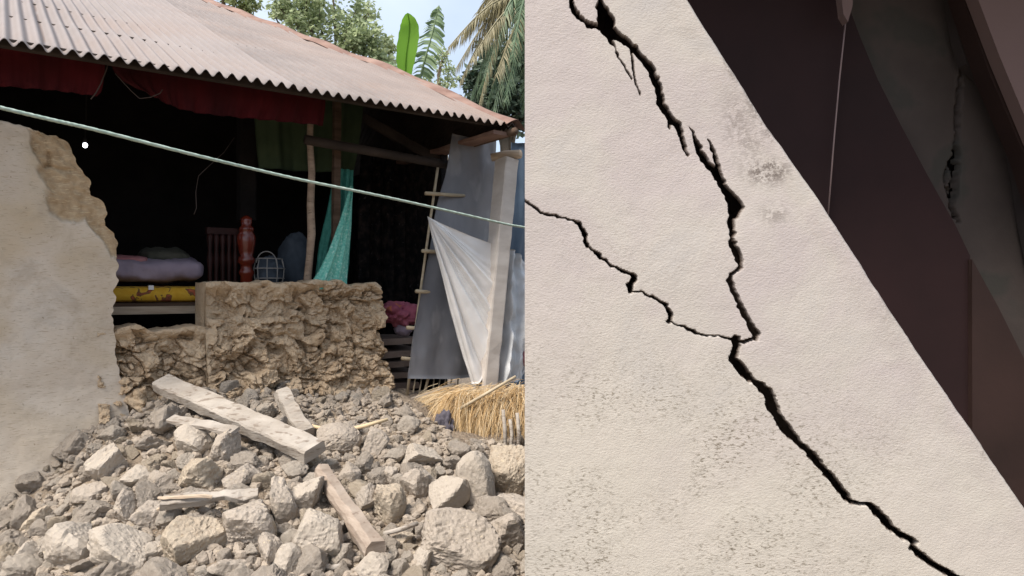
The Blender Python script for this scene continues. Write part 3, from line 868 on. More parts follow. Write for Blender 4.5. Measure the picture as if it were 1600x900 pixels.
# bed with bedding
bed = empty('bed', UH(250, 500, 1.0), 'wooden bed with yellow printed sheet seen through the broken wall', 'bed')
bo = 0.95
sb0, zb0 = U(100, 482, bo); sb1, zb1 = U(392, 480, bo)
sm1 = U(318, 480, bo)[0]
MB().box((sb0, bo, zb0 - 0.045), (sm1 + 0.2, bo + 0.05, zb0 + 0.005), H).build('side_rail', M['wood_tan'], bed)
MB().box((sb0, bo + 0.02, zb0 + 0.006), (sm1 + 0.2, bo + 1.3, zb0 + 0.03), H).build('slats', M['wood_brown'], bed)
bedz = zb0
def soft_slab(name, s0, s1, o0, o1, z0, z1, mat, parent, amp=0.012, seed=1, droop=0.0, r=0.4, origin=None):
    """cushion shaped slab: superellipse section with wrinkles"""
    nu, nv = 70, 28
    u = np.linspace(0, 1, nu)
    V = []
    for a in u:
        e = min(1.0, (1 - abs(2 * a - 1) ** 8) ** 0.5 + 0.02)
        for k in range(nv):
            th = 2 * math.pi * k / nv
            c, s_ = math.cos(th), math.sin(th)
            cx = np.sign(c) * abs(c) ** r; cy = np.sign(s_) * abs(s_) ** r
            V.append((s0 + (s1 - s0) * a, (o0 + o1) / 2 + (o1 - o0) / 2 * cx * e, (z0 + z1) / 2 + (z1 - z0) / 2 * cy * e + droop * (2 * a - 1) ** 2))
    V = np.array(V)
    dn = fbm(V * np.array([9, 9, 22]), 4, seed)
    ctr = np.stack([V[:, 0], np.full(len(V), (o0 + o1) / 2), np.full(len(V), (z0 + z1) / 2)], 1)
    dd = V - ctr; dd /= (np.linalg.norm(dd, axis=1)[:, None] + 1e-6)
    V = V + dd * (dn * amp)[:, None]
    P = hv(V[:, 0], V[:, 1], V[:, 2])
    fs = [[i * nv + k, i * nv + (k + 1) % nv, (i + 1) * nv + (k + 1) % nv, (i + 1) * nv + k] for i in range(nu - 1) for k in range(nv)]
    fs += [list(range(nv))[::-1], [(nu - 1) * nv + k for k in range(nv)]]
    return link(name, P, fs, mat, parent, origin)
zy0 = U(250, 472, bo)[1]; zy1 = U(250, 447, bo)[1]
soft_slab('mattress', sb0, sm1 + 0.12, bo - 0.02, bo + 1.1, zb0 + 0.03, zy1, M['yellow'], bed, 0.008, 3, r=0.3)
# turned post
def lathe(name, base, prof, mat, parent, seg=20):
    V, fs = [], []
    for r, z in prof:
        r *= 1.12
        for k in range(seg):
            a = 2 * math.pi * k / seg
            V.append((base[0] + r * math.cos(a), base[1] + r * math.sin(a), z))
    for i in range(len(prof) - 1):
        for k in range(seg):
            fs.append([i * seg + k, i * seg + (k + 1) % seg, (i + 1) * seg + (k + 1) % seg, (i + 1) * seg + k])
    fs.append([(len(prof) - 1) * seg + k for k in range(seg)])
    return link(name, V, fs, mat, parent)
pc = UH(385, 440, 0.98)
s_pc = (pc - Vector(H(0, 0, 0)))
zp = lambda y: U(385, y, 0.98)[1]
pprof = [(0.038, zp(520)), (0.038, zp(432)), (0.047, zp(428)), (0.047, zp(424)), (0.036, zp(420)), (0.036, zp(414)), (0.052, zp(410)), (0.052, zp(404)), (0.038, zp(400)), (0.046, zp(392)), (0.056, zp(378)), (0.054, zp(368)), (0.040, zp(362)), (0.046, zp(360)), (0.046, zp(356)), (0.030, zp(352)), (0.036, zp(346)), (0.034, zp(341)), (0.012, zp(337)), (0.0, zp(336))]
lathe('bedpost', pc, pprof, M['wood_red'], bed)
for px in (328, 338, 348, 358, 368):
    b = UH(px, 440, 1.05)
    zz = lambda y: U(px, y, 1.05)[1]
    lathe('spindle', b, [(0.012, zz(470)), (0.014, zz(420)), (0.02, zz(405)), (0.012, zz(390)), (0.02, zz(372)), (0.012, zz(362))], M['wood_dim'], bed, 10)

MB().box((U(322, 360, 1.05)[0], 1.03, U(340, 366, 1.05)[1]), (U(384, 360, 1.05)[0], 1.07, U(340, 356, 1.05)[1]), H).build('headboard_rail', M['wood_dim'], bed)
q0, q1 = U(140, 440, 1.0), U(326, 403, 1.0)
tag(soft_slab('quilt', q0[0], U(326, 420, 1.0)[0], 0.96, 1.5, U(200, 441, 1.0)[1], U(200, 408, 1.0)[1] + 0.02, M['quilt_grey'], None, 0.02, 9, droop=0.015, r=0.6),
    'folded grey mauve quilt lying on the yellow bed sheet', 'quilt')
tag(soft_slab('blanket', q0[0] - 0.1, U(236, 400, 1.1)[0], 1.02, 1.5, U(200, 414, 1.05)[1], U(200, 400, 1.05)[1] + 0.01, M['quilt_pink'], None, 0.014, 14, r=0.7),
    'pink blanket piled on top of the grey quilt', 'blanket', None)
tag(soft_slab('blanket', U(222, 400, 1.25)[0], U(300, 400, 1.25)[0], 1.2, 1.6, U(240, 412, 1.2)[1], U(240, 389, 1.2)[1], M['cloth_dim'], None, 0.03, 24, r=0.9),
    'dark olive blanket heaped behind the pink blanket', 'blanket', None)
tag(link('paper_scrap', *(lambda b: (b.v, b.f))(MB().box((U(231, 446, bo)[0], bo - 0.03, U(231, 453, bo)[1]), (U(239, 446, bo)[0], bo - 0.005, U(231, 446, bo)[1]), H)), M['white_tarp'], smooth=False), 'tiny white scrap on the front edge of the yellow sheet', 'scrap')

# wire basket beside the bed post, with a loop handle
bk = empty('wire_basket', UH(420, 440, 0.85), 'grey wire basket standing behind the stump wall', 'basket')
def blob(name, ctr, rad, mat, parent, seed, amp=0.25, fq=3.0, sub=4, flatz=1.0):
    bm = bmesh.new(); bmesh.ops.create_icosphere(bm, subdivisions=sub, radius=1)
    V = np.array([tuple(v.co) for v in bm.verts]); fs = [[v.index for v in f.verts] for f in bm.faces]; bm.free()
    d = 1 + amp * fbm(V * fq, 4, seed)
    P = V * d[:, None] * np.array(rad) + np.array(tuple(ctr))
    return link(name, P, fs, mat, parent)
bc = UH(421, 424, 0.95)
blob('bundle', bc, (0.085, 0.07, 0.10), M['blue_cloth'], bk, 5)
for k in range(9):
    a = k / 9 * math.pi * 2
    pts = [bc + Vector((math.cos(a) * r, math.sin(a) * r, z)) for r, z in ((0.07, -0.14), (0.10, -0.05), (0.105, 0.02), (0.09, 0.09))]
    MB().tube(pts, 0.004, 5).build('wire', M['wire'], bk, smooth=True)
for zq, rr in ((-0.05, 0.10), (0.02, 0.105), (0.09, 0.09)):
    MB().tube([bc + Vector((math.cos(t) * rr, math.sin(t) * rr, zq)) for t in np.linspace(0, 2 * math.pi, 20)], 0.004, 5).build('hoop', M['wire'], bk, smooth=True)
MB().tube([bc + Vector((math.cos(t) * 0.07, -0.06, 0.06 + math.sin(t) * 0.08)) for t in np.linspace(0, math.pi, 14)], 0.004, 5).build('handle', M['wire'], bk, smooth=True)
tag(blob('cloth_bundle', UH(460, 415, 1.15), (0.12, 0.1, 0.26), M['blue_cloth'], None, 8, 0.15, 2), 'slate blue bundle of cloth between basket and crooked pole', 'bundle')
# things in the dark right part: shelves of dim clothes
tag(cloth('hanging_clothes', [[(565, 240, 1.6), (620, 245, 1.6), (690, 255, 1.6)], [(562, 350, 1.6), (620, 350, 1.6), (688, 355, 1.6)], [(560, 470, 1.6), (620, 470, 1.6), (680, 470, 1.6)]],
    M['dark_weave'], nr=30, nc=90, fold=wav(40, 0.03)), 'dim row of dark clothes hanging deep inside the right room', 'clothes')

# bulb far inside with its cable
lb = empty('light_bulb', UH(133, 226, 1.2), 'small lit white bulb glowing in the dark room beside the wall edge', 'light bulb')
bc = UH(133, 227, 1.2)
blob('glass', bc, (0.014, 0.014, 0.016), M['bulb'], lb, 1, 0.0, 1, 3)
MB().tube([bc + Vector((0, 0, 0.018)), bc + Vector((0, 0, 0.05))], 0.011, 8).build('socket', M['dark'], lb, smooth=True)
MB().tube([bc + Vector((0, 0, 0.05)), bc + Vector((0.01, 0, 0.35)), bc + Vector((0.0, 0.1, 0.75))], 0.004, 6).build('cable', M['dark'], lb, smooth=True)
wr = lambda pts, o_, r, name, lab: tag(MB().tube([UH(x, y, o_) for x, y in pts], r * 0.8, 6).build(name, M['cord'], None, smooth=True), lab, name)
wr([(172, 88), (166, 110), (158, 130), (150, 145), (142, 155)], 0.24, 0.004, 'cord', 'thin brown cord dangling over the gap between the red curtains')
wr([(180, 115), (205, 142), (218, 154), (235, 152), (250, 146), (254, 140)], 0.26, 0.0035, 'twine', 'thin twine looping under the left end of the long red curtain')
wr([(366, 215), (350, 238), (328, 258), (310, 275), (306, 300), (307, 325), (303, 335)], 0.8, 0.003, 'wire', 'thin bent wire hanging in the dark opening')

# ------------------------------------------------------------------ right side: bamboo frame, sheets, tarp
fr = empty('bamboo_frame', UH(650, 640, 0.4), 'bamboo lattice frame with pale cut ends at the edge of the grey sheet', 'frame')
MB().tube([UH(684, 262, 0.46), UH(672, 345, 0.46), UH(655, 470, 0.44), (UH(634, 632, 0.40))], 0.010, 8).build('upright', M['bamboo'], fr, smooth=True)
MB().tube([UH(690, 520, 0.5), UH(655, 640, 0.42)], 0.010, 8).build('upright', M['bamboo'], fr, smooth=True)
for px, py, dxx in ((667, 302, 60), (662, 392, 60), (652, 455, 60), (638, 512, 60), (630, 560, 60)):
    MB().tube([UH(px - 2, py, 0.40), UH(px + dxx, py + 4, 0.52)], 0.014, 10).build('crosspiece', M['bamboo'], fr, smooth=True)
for kx in range(9):
    x0 = 640 + kx * 9.5
    MB().tube([UH(x0, 590, 0.47), UH(x0 - 5 + random.uniform(-3, 3), 632 - kx * 1.5, 0.42)], 0.006, 6).build('bottom_stick', M['bamboo'], fr, smooth=True)
MB().tube([UH(632, 628, 0.36), UH(665, 617, 0.34), UH(712, 600, 0.30)], 0.016, 8, jitter=0.08).build('bottom_rail', M['wood_old'], fr, smooth=True)
tag(cloth('grey_sheet', [[(708, 208, 0.52), (742, 216, 0.52), (776, 220, 0.50)], [(700, 262, 0.50), (738, 270, 0.52), (776, 278, 0.50)], [(683, 330, 0.46), (726, 335, 0.50), (774, 345, 0.50)], [(672, 400, 0.42), (722, 405, 0.46), (772, 412, 0.50)], [(652, 500, 0.38), (705, 502, 0.42), (765, 505, 0.48)], [(638, 592, 0.36), (695, 592, 0.40), (755, 588, 0.46)]],
    M['grey_sheet'], nr=70, nc=60, fold=wav(7, 0.02)), 'long grey plastic sheet hanging beside the corner post', 'sheet')
# white tarp fanning from a tied corner
apex = (668, 338, 0.30)
rimp = [(738, 600, 0.20), (748, 596, 0.18), (762, 570, 0.18), (770, 520, 0.19), (776, 470, 0.21), (780, 430, 0.24), (784, 384, 0.27)]
ctrl = []
for t in np.linspace(0, 1, 6):
    row = []
    for i, (x, y, o_) in enumerate(rimp):
        bow = 8 * math.sin(math.pi * t) * (1 - i / 6)
        row.append((apex[0] + (x - apex[0]) * t - bow * 0.2, apex[1] + (y - apex[1]) * t + (4 * math.sin(math.pi * t) if i == 6 else 0), apex[2] + (o_ - apex[2]) * t))
    ctrl.append(row)
def tfold(u, v):
    w_ = u + 0.05 * np.sin(u * 9 + 1) + 0.02 * np.sin(u * 23) + 0.012 * np.sin(v * 7 + u * 11)
    return 0.026 * v ** 0.6 * (np.sin(w_ * 30) + 0.7 * np.sin(w_ * 47 + 1) + 0.4 * np.sin(w_ * 95)) * (1 - 0.3 * v)
tag(cloth('white_tarp', ctrl, M['white_tarp'], nr=60, nc=140, fold=tfold, rough=0.004), 'dusty white tarp stretched in folds from a knot to the corner post', 'tarp')
tag(cloth('plastic_cover', [[(790, 385, 0.35), (800, 392, 0.40), (812, 400, 0.45), (838, 440, 0.5)], [(782, 440, 0.35), (800, 440, 0.32), (822, 450, 0.38), (850, 470, 0.5)], [(776, 520, 0.30), (800, 520, 0.24), (822, 520, 0.30), (850, 520, 0.4)], [(770, 598, 0.22), (790, 600, 0.16), (808, 596, 0.22), (815, 592, 0.3)]],
    M['clear_tarp'], nr=50, nc=60, fold=wav(16, 0.03), rough=0.03), 'milky crumpled plastic bulging on the right of the corner post', 'plastic sheet')
tag(cloth('blue_sheet', [[(800, 222, 0.8), (820, 225, 0.85), (850, 235, 0.95)], [(798, 330, 0.8), (820, 335, 0.85), (850, 340, 0.95)], [(765, 500, 0.75), (800, 500, 0.85), (850, 500, 0.95)], [(765, 610, 0.75), (800, 610, 0.85), (850, 610, 0.95)]],
    M['blue_sheet'], nr=30, nc=40, fold=wav(10, 0.02)), 'dark blue grey sheet hanging behind the corner post', 'sheet')
tag(blob('cloth_bag', UH(815, 560, 0.3), (0.05, 0.05, 0.06), M['quilt_pink'], None, 4, 0.2, 2), 'little red bag at the foot of the milky plastic', 'bag')
# pink cloth heap and stacked sheets between the stump wall and the frame
tag(blob('cloth_heap', UH(622, 490, 0.75), (0.15, 0.12, 0.10), M['pink_cloth'], None, 12, 0.3, 2.2, 5), 'crumpled magenta cloth heap just beyond the end of the stump wall', 'cloth')
tag(blob('cushion', UH(630, 516, 0.72), (0.07, 0.07, 0.045), M['quilt_grey'], None, 13, 0.15, 2), 'pale cushion under the magenta cloth heap', 'cushion')
for k in range(6):
    y0 = 528 + k * 17
    a, b = U(594, y0, 0.72), U(652, y0, 0.72)
    m_ = MB().box((a[0], 0.68, b[1] - 0.045), (b[0] + 0.05 * (k % 2), 1.15, b[1] + 0.002), H)
    vv_ = np.array(m_.v); vv_ += np.stack([fbm(vv_ * 9, 2, k + q) * 0.015 for q in range(3)], 1)
    nm = ['topmost', 'second from the top', 'third from the top', 'fourth from the top', 'fifth from the top', 'lowest'][k]
    tag(link('clay_sheet', vv_, m_.f, M['tile'], smooth=False), 'brown earthen slab behind the bamboo frame, %s of its stack' % nm, 'slab', 'earthen slabs stacked by the frame')

# rope across the front
rp = [(-900, -95, 1.9), (-500, 32, 2.15), (-160, 128, 2.5), (0, 168, 2.75), (80, 187, 2.88), (150, 203, 3.0), (300, 241, 3.3), (400, 265, 3.6), (480, 283, 3.8), (560, 299, 4.0), (640, 316, 4.25), (720, 334, 4.5), (790, 350, 4.75), (830, 357, 4.9), (900, 370, 5.15), (1200, 395, 6.0), (1500, 400, 7.0)]
cp = resample([[AT(*q)] * 2 for q in rp], 420, 2)[:, 0]
rope = MB()
rr = 0.0075
V = []
seg = 12
for i, q in enumerate(cp):
    t = Vector(cp[min(i + 1, 419)] - cp[max(i - 1, 0)]).normalized()
    up = Vector((0, 0, 1)); up = (up - t * up.dot(t)).normalized(); bi = t.cross(up)
    for k in range(seg):
        a = 2 * math.pi * k / seg
        r = rr * (1 + 0.12 * math.cos(3 * (a + i * 0.45)))
        V.append(Vector(q) + (up * math.cos(a) + bi * math.sin(a)) * r)
fs = [[i * seg + k, i * seg + (k + 1) % seg, (i + 1) * seg + (k + 1) % seg, (i + 1) * seg + k] for i in range(419) for k in range(seg)]
tag(link('rope', V, fs, M['rope']), 'pale green rope stretched across the front of the mud house', 'rope')

# ------------------------------------------------------------------ rubble
def ico(sub):
    bm = bmesh.new(); bmesh.ops.create_icosphere(bm, subdivisions=sub, radius=1)
    V = np.array([tuple(v.co) for v in bm.verts]); fs = [[v.index for v in f.verts] for f in bm.faces]; bm.free()
    return V, fs
ICO = {k: ico(k) for k in (1, 3, 4, 5)}
def clod(sub, seed, dims=(1, 1, 0.8), planes=11, rough=0.06):
    """broken chunk: a few large fracture faces, chipped edges and a crumbly skin"""
    rg = np.random.default_rng(seed)
    V, fs = ICO[sub]
    N = rg.normal(size=(planes, 3)); N /= np.linalg.norm(N, axis=1)[:, None]
    Hh = rg.uniform(0.46, 0.80, planes)
    D = V @ N.T
    Rr = np.where(D > 1e-3, Hh[None] / np.maximum(D, 1e-3), 9)
    Rr = np.sort(Rr, 1)
    r = np.minimum(Rr[:, 0], 1.05)
    r = r - 0.02 * np.exp(-(Rr[:, 1] - Rr[:, 0]) / 0.04)
    P = V * r[:, None]
    P = P * np.array(dims)
    d1, d2, cid = worley(P * 4.2 + seed % 97, seed % 991)
    g1, g2, gid = worley(P * 9 + seed % 31, seed % 491)
    br = sstep(-0.25, 0.35, fbm(P * 1.6 + seed % 7, 2, seed % 61))        # some faces broken, some smooth
    nz = rough * (fbm(P * 2.2 + seed % 13, 3, seed % 77) * 0.55 + br * ((cid - 0.5) * 1.5 + (gid - 0.5) * 0.9 + (0.4 - g1) * 0.7) + fbm(P * 12, 4, seed % 55, 0.65) * 0.5)
    P = P + V * nz[:, None]
    return P, fs

def rotz(P, a, tilt=0, ta=0):
    Mx = Matrix.Rotation(a, 3, 'Z') @ Matrix.Rotation(tilt, 3, Vector((math.cos(ta), math.sin(ta), 0)))
    return P @ np.array(Mx).T

big = [  # px0, py0, px1, py1, material, label
 (80, 817, 153, 893, 'rubble_pale', 'flat smooth-topped chunk at the lower left with a dark gap under it'),
 (147, 823, 232, 898, 'rubble_pale', 'big pyramid shaped pale chunk right of the flat smooth-topped one'),
 (208, 790, 254, 836, 'rubble', 'angular chunk resting above the pyramid shaped one'),
 (176, 768, 214, 818, 'rubble', 'upright rounded lump left of the angular chunk'),
 (257, 812, 347, 893, 'rubble_warm', 'large yellowish crumbly block below the splintered plank'),
 (347, 790, 432, 872, 'rubble', 'large tilted block right of the yellowish crumbly block'),
 (143, 697, 188, 757, 'rubble_pale', 'lump with a curled plaster shell at the foot of the plastered wall'),
 (180, 730, 240, 766, 'rubble_pale', 'notched pale lump right of the curled plaster shell'),
 (277, 715, 338, 768, 'rubble_warm', 'round reddish clod full of straw beneath the short board'),
 (278, 660, 332, 720, 'rubble_pale', 'tall pale chunk holding up the short board'),
 (328, 672, 371, 731, 'rubble', 'crumbly chunk under the end of the short board'),
 (350, 730, 402, 770, 'rubble', 'furrowed clod behind the splintered plank'),
 (232, 738, 271, 778, 'rubble', 'smooth egg shaped clod at the splintered end of the plank'),
 (118, 755, 168, 788, 'rubble', 'low wedge of mud near the left edge of the heap'),
 (40, 790, 84, 830, 'rubble_warm', 'tilted flake at the far left of the heap with a shadow under it'),
 (232, 848, 264, 884, 'rubble_pale', 'small knobby lump wedged between two big pale blocks'),
 (420, 750, 466, 828, 'rubble', 'dark sided upright chunk left of the leaning beam'),
 (458, 746, 502, 802, 'rubble_pale', 'light broken chunk touching the upper end of the leaning beam'),
 (456, 800, 538, 884, 'rubble_pale', 'large squarish pale block left of the lower end of the leaning beam'),
 (628, 695, 692, 732, 'rubble_pale', 'bright flat-topped chunk near the straw heap'),
 (622, 730, 682, 788, 'rubble', 'stepped chunk in front of the bright flat-topped one'),
 (672, 746, 732, 812, 'rubble_pale', 'cracked chunk touching the long upright shard'),
 (714, 706, 772, 802, 'rubble_pale', 'long shard standing on end near the right edge of the heap'),
 (662, 800, 778, 898, 'rubble', 'biggest boulder-like clod of the heap at the lower right'),
 (750, 802, 818, 868, 'rubble', 'split clod behind the biggest boulder-like one'),
 (762, 700, 832, 782, 'rubble_warm', 'rough block at the right edge just below the straw'),
 (585, 762, 632, 824, 'rubble_warm', 'tall chunk right of the leaning beam'),
 (556, 758, 590, 812, 'rubble', 'dark-sided chunk leaning on the tall one by the beam'),
 (564, 672, 606, 722, 'rubble', 'pointed clod at the right end of the thin pale stick'),
 (528, 726, 562, 764, 'rubble', 'ball like clod right of the upper end of the leaning beam'),
 (590, 732, 622, 762, 'rubble', 'small squat clod in the middle of the heap'),
 (600, 832, 644, 856, 'rubble_warm', 'long low clod under the thin dark stick'),
 (385, 800, 430, 866, 'rubble_warm', 'orange tinted clod at the foot of the dark sided chunk'),
 (776, 776, 832, 822, 'rubble', 'shadowed clod at the right edge above the split one'),
 (640, 858, 678, 896, 'rubble_pale', 'light lump at the bottom left of the biggest clod'),
 (402, 838, 440, 898, 'rubble', 'narrow clod at the bottom edge left of the squarish pale block'),
 (20, 846, 70, 892, 'rubble_pale', 'loaf shaped lump at the bottom left corner of the heap'),
 (330, 872, 392, 912, 'rubble', 'low clod at the bottom edge below the large tilted block'),
 (500, 664, 560, 712, 'rubble', 'wide clod under the thin pale stick'),
 (430, 850, 470, 905, 'rubble_pale', 'upright lump at the bottom edge touching the squarish pale block'),
 (556, 866, 606, 912, 'rubble_pale', 'lump at the bottom edge just under the end of the leaning beam'),
]
taken = []
for i, (x0, y0, x1, y1, mt, lab) in enumerate(big):
    cx, cy = (x0 + x1) / 2, (y0 + y1) / 2
    p = G(cx, min(cy + (y1 - y0) * 0.30, 925))
    w = (x1 - x0) / F * p.y / 2; h = (y1 - y0) / F * p.y / 2
    P, fs = clod(5 if w > 0.10 else 4, 100 + i * 7, (1, 1, 1), random.choice((8, 10, 13)), 0.042)
    P = rotz(P, random.uniform(0, 6.28), 0.3, random.uniform(0, 6))
    ext = P.max(0) - P.min(0)
    P = (P - (P.max(0) + P.min(0)) / 2) / ext * 2
    P = P * np.array([w, (w + h) / 2, h]) * 1.12
    d = ray(cx, cy); yy = p.y + 0.25 * w
    c = np.array([d[0] * yy, yy, CAMZ + d[2] * yy])
    tag(link('mud_chunk', P + c, fs, M[mt], smooth=False), lab, 'mud chunk', 'large chunks of the collapsed wall')
    taken.append((c[0], c[1], (w + h) / 2 * 0.9))

protos = []
for k in range(22):
    P, fs = clod(4, 900 + k * 13, (1, random.uniform(0.7, 1.0), random.uniform(0.6, 0.9)), random.choice((8, 10, 12)), 0.065)
    me = bpy.data.meshes.new('mud_lump')
    me.from_pydata(P.tolist(), [], fs)
    me.materials.append(M[('rubble', 'rubble_pale', 'rubble_warm', 'rubble')[k % 4]])
    protos.append(me)
cnt = 0; tries = 0
placed = []
lumps = []
while cnt < 298 and tries < 30000:
    tries += 1
    px, py = random.uniform(-25, 835), random.uniform(608, 935)
    lim = np.interp(px, [-30, 0, 60, 130, 200, 270, 420, 600, 650, 720, 840], [850, 800, 755, 690, 655, 618, 608, 622, 662, 700, 690])
    if py < lim: continue
    p = G(px, py)
    r = (0.105 if cnt < 25 else 0.085 if cnt < 70 else 0.062 if cnt < 150 else 0.045) * random.uniform(0.75, 1.25)
    if any((p.x - a) ** 2 + (p.y - b) ** 2 < (0.50 * (r + c)) ** 2 for a, b, c in placed): continue
    if any((p.x - a) ** 2 + (p.y - b) ** 2 < (c * 0.72 + 0.45 * r) ** 2 for a, b, c in taken): continue
    placed.append((p.x, p.y, r))
    o = bpy.data.objects.new('mud_lump', random.choice(protos))
    COL.objects.link(o)
    o.location = (p.x, p.y, p.z + r * 0.25)
    o.scale = (r, r * random.uniform(0.8, 1.1), r * random.uniform(0.8, 1.15))
    o.rotation_euler = (random.uniform(-0.7, 0.7), random.uniform(-0.7, 0.7), random.uniform(0, 6.28))
    lumps.append((o, p, r))
    cnt += 1
handles = ['flat smooth-topped chunk', 'pyramid shaped chunk', 'angular chunk above the pyramid', 'upright rounded lump', 'yellowish crumbly block', 'large tilted block', 'curled plaster shell', 'notched pale lump', 'round reddish straw clod', 'tall chunk holding the board', 'crumbly chunk under the board', 'furrowed clod', 'egg shaped clod', 'low mud wedge', 'tilted flake', 'small knobby lump', 'dark sided upright chunk', 'light chunk by the beam', 'squarish pale block', 'bright flat-topped chunk', 'stepped chunk', 'cracked chunk', 'long standing shard', 'biggest clod', 'split clod', 'rough block below the straw', 'tall chunk by the beam', 'dark-sided leaning chunk', 'pointed clod', 'ball like clod', 'squat clod', 'long low clod', 'orange tinted clod', 'shadowed clod at the edge', 'light bottom lump', 'narrow bottom clod', 'loaf shaped corner lump', 'low bottom clod', 'wide clod under the stick', 'upright bottom lump', 'lump under the beam end']
groups_ = {}
for o, p, r in lumps:
    qx, qy = 800 + F * p.x / p.y, 450 - F * (p.z - CAMZ) / p.y
    i = min(range(len(big)), key=lambda i: math.hypot((big[i][0] + big[i][2]) / 2 - qx, (big[i][1] + big[i][3]) / 2 - qy))
    dx, dy = qx - (big[i][0] + big[i][2]) / 2, qy - (big[i][1] + big[i][3]) / 2
    k = int(round(math.atan2(-dy, dx) / (math.pi / 4))) % 8
    groups_.setdefault((i, k), []).append((math.hypot(dx, dy), o, r))
dirs = ['right of', 'up and right of', 'above', 'up and left of', 'left of', 'down and left of', 'below', 'down and right of']
for (i, k), lst in groups_.items():
    lst.sort(key=lambda t: t[0])
    for q, (_, o, r) in enumerate(lst):
        tone = {'rubble_mud': 'brown', 'rubble_mud_plastered': 'pale', 'rubble_mud_straw': 'straw-flecked'}[o.data.materials[0].name]
        size = 'fist-sized' if r < 0.055 else 'middling' if r < 0.085 else 'stout'
        rank = '' if len(lst) == 1 else ('nearest, ', 'second, ', 'third, ', 'fourth, ', 'fifth, ', 'sixth, ', 'seventh, ', 'eighth, ', 'ninth, ', 'tenth, ')[min(q, 9)]
        tag(o, '%s %s lump, %s%s the %s' % (size, tone, rank, dirs[k], handles[i]), 'mud lump', 'small lumps of the rubble heap')
print('lumps', cnt, len(handles), len(big))
# crumbs: uncountable grit
ICO[2] = ico(2)
V0, f0 = ICO[1]
V, fs = [], []
k = 0
while k < 16000:
    px, py = random.uniform(-60, 850), random.uniform(630, 990)
    lim = np.interp(px, [-60, 0, 60, 130, 200, 270, 420, 600, 650, 720, 840], [840, 780, 745, 675, 640, 605, 590, 605, 640, 690, 690])
    if py < lim: k += 0.2; continue
    tpar = ray(px, py)
    x_ = random.uniform(-3.0, 0.5); y_ = random.uniform(2.2, 5.6)
    qx = 800 + F * x_ / y_
    zg = 0.0
    V.append((x_, y_)); k += 1
V = np.array(V); zz = mound(V[:, 0], V[:, 1])
qx = 800 + F * V[:, 0] / V[:, 1]; qy = 450 - F * (zz - CAMZ) / V[:, 1]
lim = np.interp(qx, [-60, 0, 60, 130, 200, 270, 420, 600, 650, 720, 840], [840, 780, 745, 675, 640, 605, 590, 605, 640, 690, 690])
V = V[qy > lim]; zz = zz[qy > lim]
allv, allf = [], []
for i, (x_, y_) in enumerate(V):
    r = 0.005 + 0.022 * random.random() ** 2.5
    Pm = V0 * (1 + 0.35 * RNG.normal(size=(len(V0), 1)) * 0.6) * r * np.array([1, random.uniform(0.6, 1), random.uniform(0.5, 0.9)])
    b = i * len(V0)
    allv.append(Pm + np.array([x_, y_, zz[i] + r * 0.3]))
    allf += [[q + b for q in f] for f in f0]
base_ = sum(len(q) for q in allv)
shapes = [clod(2, 4000 + q, (1, 0.85, 0.75), 9, 0.05)[0] for q in range(24)]
nb = 0
while nb < 2100:
    x_ = random.uniform(-3.0, 0.3); y_ = random.uniform(2.4, 5.6)
    z0 = float(gz(x_, y_)); qx, qy = 800 + F * x_ / y_, 450 - F * (z0 - CAMZ) / y_
    if qy < np.interp(qx, [-60, 0, 60, 130, 200, 270, 420, 600, 650, 720, 840], [845, 790, 750, 680, 645, 608, 596, 610, 645, 695, 690]) or qy > 960 or not -60 < qx < 850: continue
    r = random.uniform(0.018, 0.040)
    Pm = rotz(shapes[nb % 24], random.uniform(0, 6.28), random.uniform(-1, 1), random.uniform(0, 6)) * r
    allv.append(Pm + np.array([x_, y_, z0 + r * 0.3]))
    allf += [[q + base_ for q in f] for f in ICO[2][1]]; base_ += len(Pm); nb += 1
tag(link('mud_crumbs', np.concatenate(allv), allf, M['crumb'], origin=(0, 0, 0), smooth=False), 'fine crumbs of dry mud scattered over the rubble heap', 'crumbs', None, 'stuff')

# ------------------------------------------------------------------ timbers on the heap
def gat(px, py, dz=0.0):
    p = G(px, py); return p
def timber(a, b, w, h, mat, label, name='timber', **kw):
    m_ = MB().beam(a, b, w, h, **kw)
    return tag(m_.build(name, mat, None, smooth=False), label, 'timber', None)
# big pale beam; its far end lies against the broken wall
pB = G(480, 735); yB = pB.y
A = AT(252, 598, 4.10); Bp = AT(492, 706, yB - 0.06)
timber(A, Bp, 0.115, 0.065, M['wood_old'], 'largest pale grey beam lying aslant on the rubble below the stump wall', seed=21, nl=40, rough=0.007, taper=1.2, bev=0.14, up=Vector((0.05, -0.45, 1)))
A = AT(502, 736, yB - 0.10); Bp = G(582, 872); Bp = AT(586, 862, Bp.y - 0.10)
timber(A, Bp, 0.072, 0.072, M['wood_mid'], 'squared brown beam leaning down the heap with a reddish cut end', seed=22, nl=24, rough=0.006, taper=1.15, bev=0.34, up=Vector((0.5, -0.5, 0.8)))
A = AT(438, 612, 4.2); Bp = AT(478, 680, 3.98)
timber(A, Bp, 0.075, 0.06, M['wood_old'], 'short pale offcut propped behind the largest beam', seed=23, nl=12, rough=0.01, taper=1.3, up=Vector((0.3, -0.6, 0.6)))
A = AT(268, 654, 3.72); Bp = AT(368, 674, 3.62)
timber(A, Bp, 0.075, 0.02, M['wood_old'], 'short thin board wedged under the largest beam', seed=24, nl=12, rough=0.006, up=Vector((0, -0.3, 1)))
yb = G(320, 800).y
A = AT(252, 786, yb - 0.12); Bp = AT(404, 772, yb - 0.02)
sp = empty('plank', AT(320, 795, yb), 'splintered grey plank lying flat in the left of the heap', 'plank')
MB().beam(A, Bp, 0.06, 0.035, up=Vector((0, -0.5, 1)), nl=14, rough=0.010, seed=25, taper=0.8).build('board', M['wood_old'], sp)
